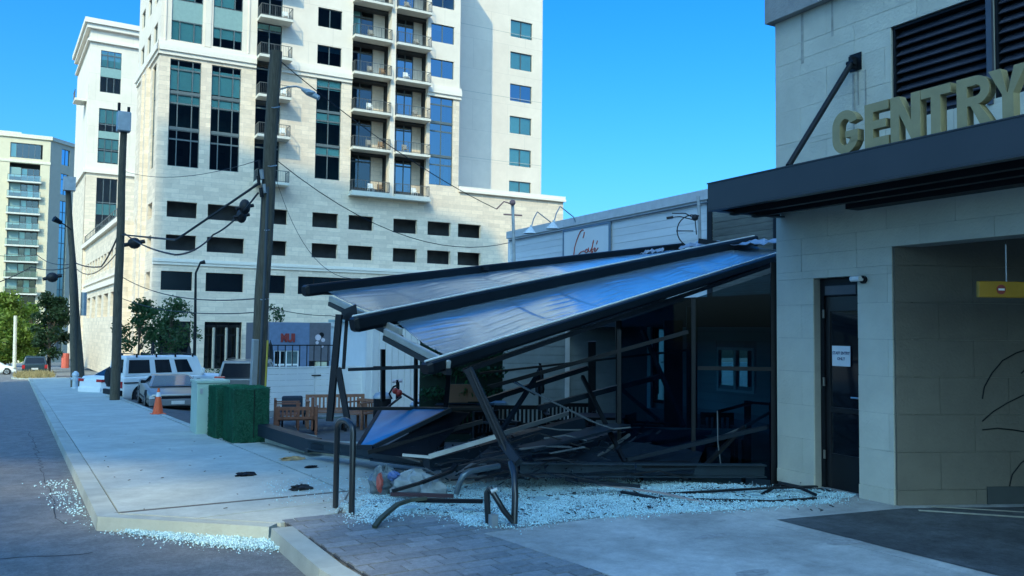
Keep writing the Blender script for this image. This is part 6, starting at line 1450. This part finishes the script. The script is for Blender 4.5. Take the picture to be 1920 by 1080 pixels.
for i, (px, py, d, rz, w_) in enumerate(((856, 800, 14.6, -25, 1.0), (975, 795, 15.2, -28, .95), (1065, 790, 15.8, -30, .9), (795, 800, 14.2, -20, .5))):
    p = at(px, py, d); slat_chair('slatted_chair', ['black slatted bench back behind the tilted glass, under the cardboard boxes', 'black slatted bench back right of the bent post with sunlight through its slats', 'black slatted bench back farthest right, beyond the curled trim', 'narrow black slatted chair left of the widest slatted bench'][i], 'slatted bench', (p[0], p[1], bz), R(rz), w_, .74, int(w_/.075), blk, seat=.38, group='black slatted patio seats')
def table(label, px, py, d, w_, l_, h_, mt_, legm, rz=0):
    p = at(px, py, d); t = thing('patio_table', label, 'table', (p[0], p[1], bzr if d > 18 else bz), R(rz)); b = MB(); b.box(-w_/2, w_/2, -l_/2, l_/2, h_-.04, h_); b.build('tabletop', mt_, t, bevel=.006)
    for x in (-w_/2+.05, w_/2-.1):
        for y in (-l_/2+.05, l_/2-.1): b = MB(); b.box(x, x+.05, y, y+.05, 0, h_-.041); b.build('leg', legm, t)
    return t
table('broad dark table strewn with glass behind the tinted front', 1290, 812, 11.8, 1.5, .9, .70, mat('dusty_table', (.12, .17, .17), .4, var=.4, scale=12), blackm, -35)
table('low table in front of the teak bench', 618, 775, 19.0, .8, .45, .34, mat('dusty_table', (.12, .17, .17), .4, var=.4, scale=12), blackm, -8)
table('square dark table under the slanted beam, right of the black chairs', 1130, 760, 14.0, .8, .8, .7, blk, blk, -30)
t = thing('litter_bin', 'round-topped dark bin against the pale shed', 'bin', tuple(at(716, 792, 19.2)[:2])+(bzr,), 0); b = MB(); b.tube([(0, 0, 0), (0, 0, .72)], .2, 18); b.build('bin_body', blackm, t); b = MB(); b.tube([(0, 0, .721), (0, 0, .76), (0, 0, .84), (0, 0, .88)], [.21, .21, .15, .03], 18); b.build('lid', fadedsteel, t, smooth=True)
t = thing('round_cabinet', 'low rounded grey-green bin right of the red valve', 'bin', tuple(at(788, 792, 19.0)[:2])+(bzr,), 0); b = MB(); b.tube([(0, 0, 0), (0, 0, .6)], .24, 18); b.build('bin_body', mat('bin_green', (.09, .15, .14), .6), t); b = MB(); b.tube([(0, 0, .601), (0, 0, .66), (0, 0, .74)], [.25, .2, .04], 18); b.build('lid', fadedsteel, t, smooth=True)
# red valve with signs on the shed front
t = thing('red_valve', 'red and black valve assembly mounted before the pale shed', 'valve', tuple(at(746, 760, 16)), 0); vr = mat('valve_red', (.35, .04, .03), .4)
b = MB(); b.tube([at(745, 748, 16), at(746, 722, 16), at(745, 712, 16)], .035, 8); b.tube([at(735, 748, 16), at(730, 738, 16), at(738, 725, 16), at(746, 722, 16)], .02, 6); b.build('pipe', blackm, t, world=True)
b = MB(); b.ball(at(748, 737, 15.9), .07); b.ball(at(741, 733, 15.9), .06); b.build('valve_body', vr, t, world=True); b = MB(); b.tube([at(736, 715, 16), at(754, 714, 16)], .03, 8); b.build('cap', mm, t, world=True)
b = MB(); b.bar(at(726, 764, 15), at(752, 744, 15.6), .03, .03); b.bar(at(755, 738, 15.8), at(785, 756, 15.2), .03, .03); solo(b, 'umbrella_base', blackm, 'black slanting struts under the red valve', 'struts')
# green leafy wall with boxes on a shelf
t = thing('planted_wall', 'dark green leafy wall under the nearest beam end', 'plant wall', tuple(at(842, 790, 15.8)[:2])+(bz,), R(-20)); b = MB(); b.box(-.55, 1.0, 0, .1, 0, 1.95); b.build('backing', mat('wall_green_dark', (.015, .04, .03), .9), t)
b = MB(); leaves(b, [((-.4+.22*k, -.05, z), .16) for k in range(7) for z in (.5, .9, 1.3, 1.65)], 2600, .045, 41); b.build('foliage', leafmat('leaves_wall', (.02, .09, .05)), t)
for i, (px, py, wd, h_) in enumerate(((858, 754, .34, .30), (886, 752, .18, .28))):
    p = at(px, py, 14.6); t = thing('cardboard_box', ['wider brown cardboard box on the shelf by the green wall', 'narrower brown cardboard box beside the wider one by the green wall'][i], 'box', tuple(p), R(-25), 'cardboard boxes by the green wall'); b = MB(); b.box(-wd/2, wd/2, -.1, .1, 0, h_); b.build('carton', mat('cardboard', (.28, .16, .10), .8), t); b = MB(); b.box(-wd/2-.01, wd/2+.01, -.103, -.05, h_+.001, h_+.012); b.build('flap', mat('cardboard', (.28, .16, .10), .8), t)
b = MB(); p = at(872, 760, 14.6); b.bar(p-cr*.5, p+cr*.5, .4, .04); solo(b, 'shelf', blk, 'black shelf carrying the cardboard boxes', 'shelf')
b = MB(); leaves(b, [(at(866+6*k, 730+random.uniform(-8, 8), 14.6), .12) for k in range(5)], 2500, .06, 44); b.tube([at(850, 745, 14.6), at(856, 705, 14.6)], .008, 5); solo(b, 'potted_plant', leafmat('leaves_pot', (.04, .15, .06)), 'spiky green plant growing over the cardboard boxes', 'plant')
t = thing('grey_cabinet', 'pale blue box standing in the dark behind the bent post', 'cabinet', tuple(at(926, 790, 15.5)[:2])+(bz,), R(-25)); b = MB(); b.box(-.22, .22, -.2, .2, 0, .78); b.build('cabinet_body', mat('cabinet_blue', (.22, .32, .40), .5), t, bevel=.02)
b = MB(); b.box(-.2, .2, -.21, -.201, .1, .7); b.build('door', fadedsteel, t)
# pale back wall inside the patio
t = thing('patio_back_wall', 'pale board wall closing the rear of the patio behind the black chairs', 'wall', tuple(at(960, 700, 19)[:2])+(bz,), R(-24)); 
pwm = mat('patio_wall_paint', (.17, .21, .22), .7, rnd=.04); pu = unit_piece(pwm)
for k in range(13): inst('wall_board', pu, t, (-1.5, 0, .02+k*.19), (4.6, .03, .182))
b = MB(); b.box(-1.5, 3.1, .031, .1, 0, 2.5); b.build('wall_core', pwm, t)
b = MB(); b.box(-.5, -.42, -.03, -.001, 0, 2.5); b.box(1.2, 1.3, -.03, -.001, 0, 2.5); b.build('batten', mat('grey_trim', (.50, .52, .53), .6), t)
# loose sheet plastic on the ridge behind the beams
def sheet(label, corners, seed, mt_):
    rg3 = np.random.RandomState(seed); n = 14; V = []; F = []
    P = [at(*c) for c in corners]
    for i in range(n+1):
        for j in range(5):
            u, v = i/n, j/4; p = lerp(lerp(P[0], P[1], u), lerp(P[3], P[2], u), v); V.append(tuple(p+np.array([0, 0, rg3.uniform(-.03, .035)])))
    for i in range(n):
        for j in range(4): a = i*5+j; F.append((a, a+1, a+6, a+5))
    b = MB(); b.v = V; b.f = F; o = solo(b, 'torn_membrane', mt_, label, 'torn membrane', group='torn pale membrane scraps'); s_ = o.modifiers.new('thickness', 'SOLIDIFY'); s_.thickness = .01; return o
pm = mat('torn_membrane', (.26, .31, .38), .35, var=.15)
sheet('torn pale membrane bunched at the top of the roof, below the cable coil', [(1272, 466, 16.6), (1345, 462, 16.4), (1350, 452, 17.2), (1290, 456, 17.4)], 1, pm)
sheet('strip of torn pale membrane running to the block wall corner', [(1345, 462, 16.0), (1458, 456, 14.6), (1458, 450, 15.4), (1350, 455, 17.0)], 2, pm)
sheet('pale torn scrap on the dark far beam', [(1200, 477, 17.2), (1245, 470, 17.3), (1245, 466, 17.6), (1210, 471, 17.5)], 3, pm)
b = MB(); b.bar(at(1312, 452, 16.6), at(1352, 458, 16.3), .12, .1); solo(b, 'roof_bracket', blackm, 'black crumpled bracket on top of the torn membrane', 'bracket')
# ------------------------------------------------------------------ broken tempered glass
def in_poly(P, poly):
    x, y = P[:, 0], P[:, 1]; ins = np.zeros(len(P), bool); n = len(poly)
    for i in range(n):
        x0, y0 = poly[i]; x1, y1 = poly[(i+1) % n]
        c = ((y0 > y) != (y1 > y)) & (x < (x1-x0)*(y-y0)/(y1-y0+1e-12)+x0); ins ^= c
    return ins
def shards(label, poly_px, n, s0, s1, dz, seed, pile=0.0, z0=0.0, soft=.35):
    rg4 = np.random.RandomState(seed); poly = np.array([gnd(*p, dz)[:2] for p in poly_px]); lo, hi = poly.min(0)-.1, poly.max(0)+.1
    P = rg4.uniform(lo, hi, (n*5, 2)); P = P[in_poly(P, poly)][:n]
    cen = poly.mean(0); far = rg4.rand(len(P)) < soft; P[far] += rg4.normal(0, .10, (far.sum(), 2))
    # clumping
    k = np.sin(P[:, 0]*7+2*np.sin(P[:, 1]*5))+np.sin(P[:, 1]*9+P[:, 0]*3); P = P[rg4.rand(len(P)) < .62+.2*k]
    m_ = len(P); s = s0*.5+(s1*1.5-s0*.5)*rg4.rand(m_)**2.2; z = np.array([gz(y) for y in P[:, 1]])+dz+z0+rg4.rand(m_)*pile
    base_ = np.array([(-1, -1, 0), (1, -1, 0), (1, 1, 0), (-1, 1, 0), (-.8, -.8, 1), (.8, -.8, 1), (.8, .8, 1), (-.8, .8, 1)], float)*np.array([.5, .5, .7])
    a = rg4.uniform(0, 6.28, m_); tl = rg4.uniform(-.7, .7, m_); ca, sa, ct, st = np.cos(a), np.sin(a), np.cos(tl), np.sin(tl)
    V = np.empty((m_, 8, 3))
    for i, (x, y, zz) in enumerate(base_):
        xx = x*ct-zz*st; z2 = x*st+zz*ct
        V[:, i, 0] = P[:, 0]+s*(xx*ca-y*sa); V[:, i, 1] = P[:, 1]+s*(xx*sa+y*ca); V[:, i, 2] = z+s*(z2+.4)
    F = (np.arange(m_)[:, None, None]*8+np.array([(4, 5, 6, 7), (0, 1, 5, 4), (1, 2, 6, 5), (2, 3, 7, 6), (3, 0, 4, 7)])[None]).reshape(-1, 4)
    me = bpy.data.meshes.new('broken_glass'); nv, nf = m_*8, len(F)
    me.vertices.add(nv); me.vertices.foreach_set('co', V.reshape(-1)); me.loops.add(nf*4); me.loops.foreach_set('vertex_index', F.reshape(-1).astype(np.int32))
    me.polygons.add(nf); me.polygons.foreach_set('loop_start', np.arange(nf, dtype=np.int32)*4); me.update(calc_edges=True); me.materials.append(glm)
    o = bpy.data.objects.new('broken_glass', me); COL.objects.link(o); return tag(o, label, 'broken glass', None, 'stuff')
glm = mat('broken_glass', (.52, .74, .77), .2, var=.35, scale=25, spec=.8)
shards('pale blue carpet of shattered glass in front of the wreck', [(655, 975), (640, 948), (700, 925), (850, 915), (985, 898), (1150, 903), (1450, 915), (1610, 930), (1560, 945), (1300, 962), (1100, 975), (960, 993), (880, 990), (840, 968), (760, 965), (700, 985)], 150000, .0035, .0085, .0, 1, .022)
shards('pile of shattered glass in the gutter below the kerb corner', [(235, 985), (400, 992), (505, 1002), (535, 1034), (440, 1030), (330, 1016), (235, 1000)], 30000, .004, .010, -.13, 2, .03, soft=.25)
shards('scattered shattered glass on the road left of the kerb', [(85, 900), (135, 905), (172, 975), (240, 1000), (160, 985), (110, 950)], 1000, .005, .012, -.13, 3, soft=.6)
shards('thin scatter of shattered glass over the pavement slabs', [(560, 900), (700, 890), (720, 940), (520, 945), (470, 900)], 1200, .004, .009, .0, 4, soft=.6)
shards('shattered glass on the patio floor under the wreck', [(980, 880), (1450, 880), (1450, 905), (980, 900)], 3000, .006, .012, -.24, 5)
# fine dust and half-crushed sheets under the shards
dm = mat('glass_dust', (.36, .50, .53), .5, var=.3, scale=12, nr=.85); t_ = dm.node_tree
_o = t_.nodes['Material Output']; _b = t_.nodes['Principled BSDF']; _tr = t_.nodes.new('ShaderNodeBsdfTransparent'); _mx = t_.nodes.new('ShaderNodeMixShader'); _n = t_.nodes.new('ShaderNodeTexNoise'); _n.inputs['Scale'].default_value = 5; _n.inputs['Detail'].default_value = 10; _n.inputs['Roughness'].default_value = .75
_g = t_.nodes.new('ShaderNodeNewGeometry'); t_.links.new(_g.outputs['Position'], _n.inputs['Vector']); _r = t_.nodes.new('ShaderNodeMapRange'); _r.inputs[1].default_value = .42; _r.inputs[2].default_value = .62
t_.links.new(_n.outputs[0], _r.inputs[0]); t_.links.new(_r.outputs[0], _mx.inputs[0]); t_.links.new(_tr.outputs[0], _mx.inputs[1]); t_.links.new(_b.outputs[0], _mx.inputs[2]); t_.links.new(_mx.outputs[0], _o.inputs[0])
for k_, (pp, z_) in enumerate((([(665, 968), (690, 935), (850, 922), (985, 905), (1150, 908), (1450, 920), (1590, 932), (1550, 940), (1300, 956), (1100, 968), (960, 984), (890, 980), (840, 962), (760, 960), (705, 975)], .0055), ([(300, 988), (400, 990), (500, 1000), (520, 1016), (440, 1014), (340, 1004)], -.125))):
    b = MB(); b.add([(*gnd(*q, -.13 if z_ < 0 else 0)[:2], z_) for q in pp], [tuple(range(len(pp)))])
    solo(b, 'glass_dust', dm, ['pale glass dust lying under the shards before the wreck', 'pale glass dust in the gutter below the kerb corner'][k_], 'glass dust', kind='stuff')
# larger still-joined pieces of crazed glass
rgp = random.Random(9); cz_lab = ['beside the curved rubber strip', 'between the bent rack and the front rail', 'before the middle of the front rail', 'nearest the block wall', 'just left of the bent rack']
for k_, (px, py) in enumerate(((770, 958), (1010, 940), (1180, 932), (1420, 935), (880, 962))):
    p = gnd(px, py); n_s = 9; b = MB(); r0_ = rgp.uniform(.06, .13); q = [(p[0]+r0_*rgp.uniform(.5, 1.2)*math.cos(6.283*i/n_s), p[1]+r0_*rgp.uniform(.5, 1.2)*math.sin(6.283*i/n_s)) for i in range(n_s)]
    b.poly(q, .028, .036); solo(b, 'glass_fragment', mat('crazed_glass', (.45, .66, .70), .15, var=.3, scale=80), 'crazed sheet of glass still in one piece, '+cz_lab[k_], 'glass fragment')
# small dark crumbs among the glass
rg5 = random.Random(5); b = MB()
for k in range(170):
    px = rg5.uniform(650, 1560); py = rg5.uniform(918, 975)-abs(px-1000)*.02; p = gnd(px, py); s = rg5.uniform(.008, .03); a = rg5.uniform(0, 3.1); dv = np.array([math.cos(a), math.sin(a), 0])*s
    b.bar(p-dv+up*.035, p+dv+up*.04, s*.5, .006)
solo(b, 'debris_crumbs', blackm, 'dark crumbs of trim and plastic strewn over the shattered glass', 'debris', kind='stuff')
b = MB()
for k in range(46):
    px = rg5.uniform(150, 700); py = rg5.uniform(800, 960)
    p = gnd(px, py)
    if p[0] < kx(p[1])+.3 or p[0] > swr(p[1])+1: continue
    s = rg5.uniform(.006, .02); a = rg5.uniform(0, 3.1); dv = np.array([math.cos(a), math.sin(a), 0])*s; b.bar(p-dv+up*.008, p+dv+up*.01, s*.8, .004)
solo(b, 'pavement_litter', mat('litter_brown', (.12, .09, .06), .9), 'tiny leaves and grit scattered over the pavement slabs', 'litter', kind='stuff')
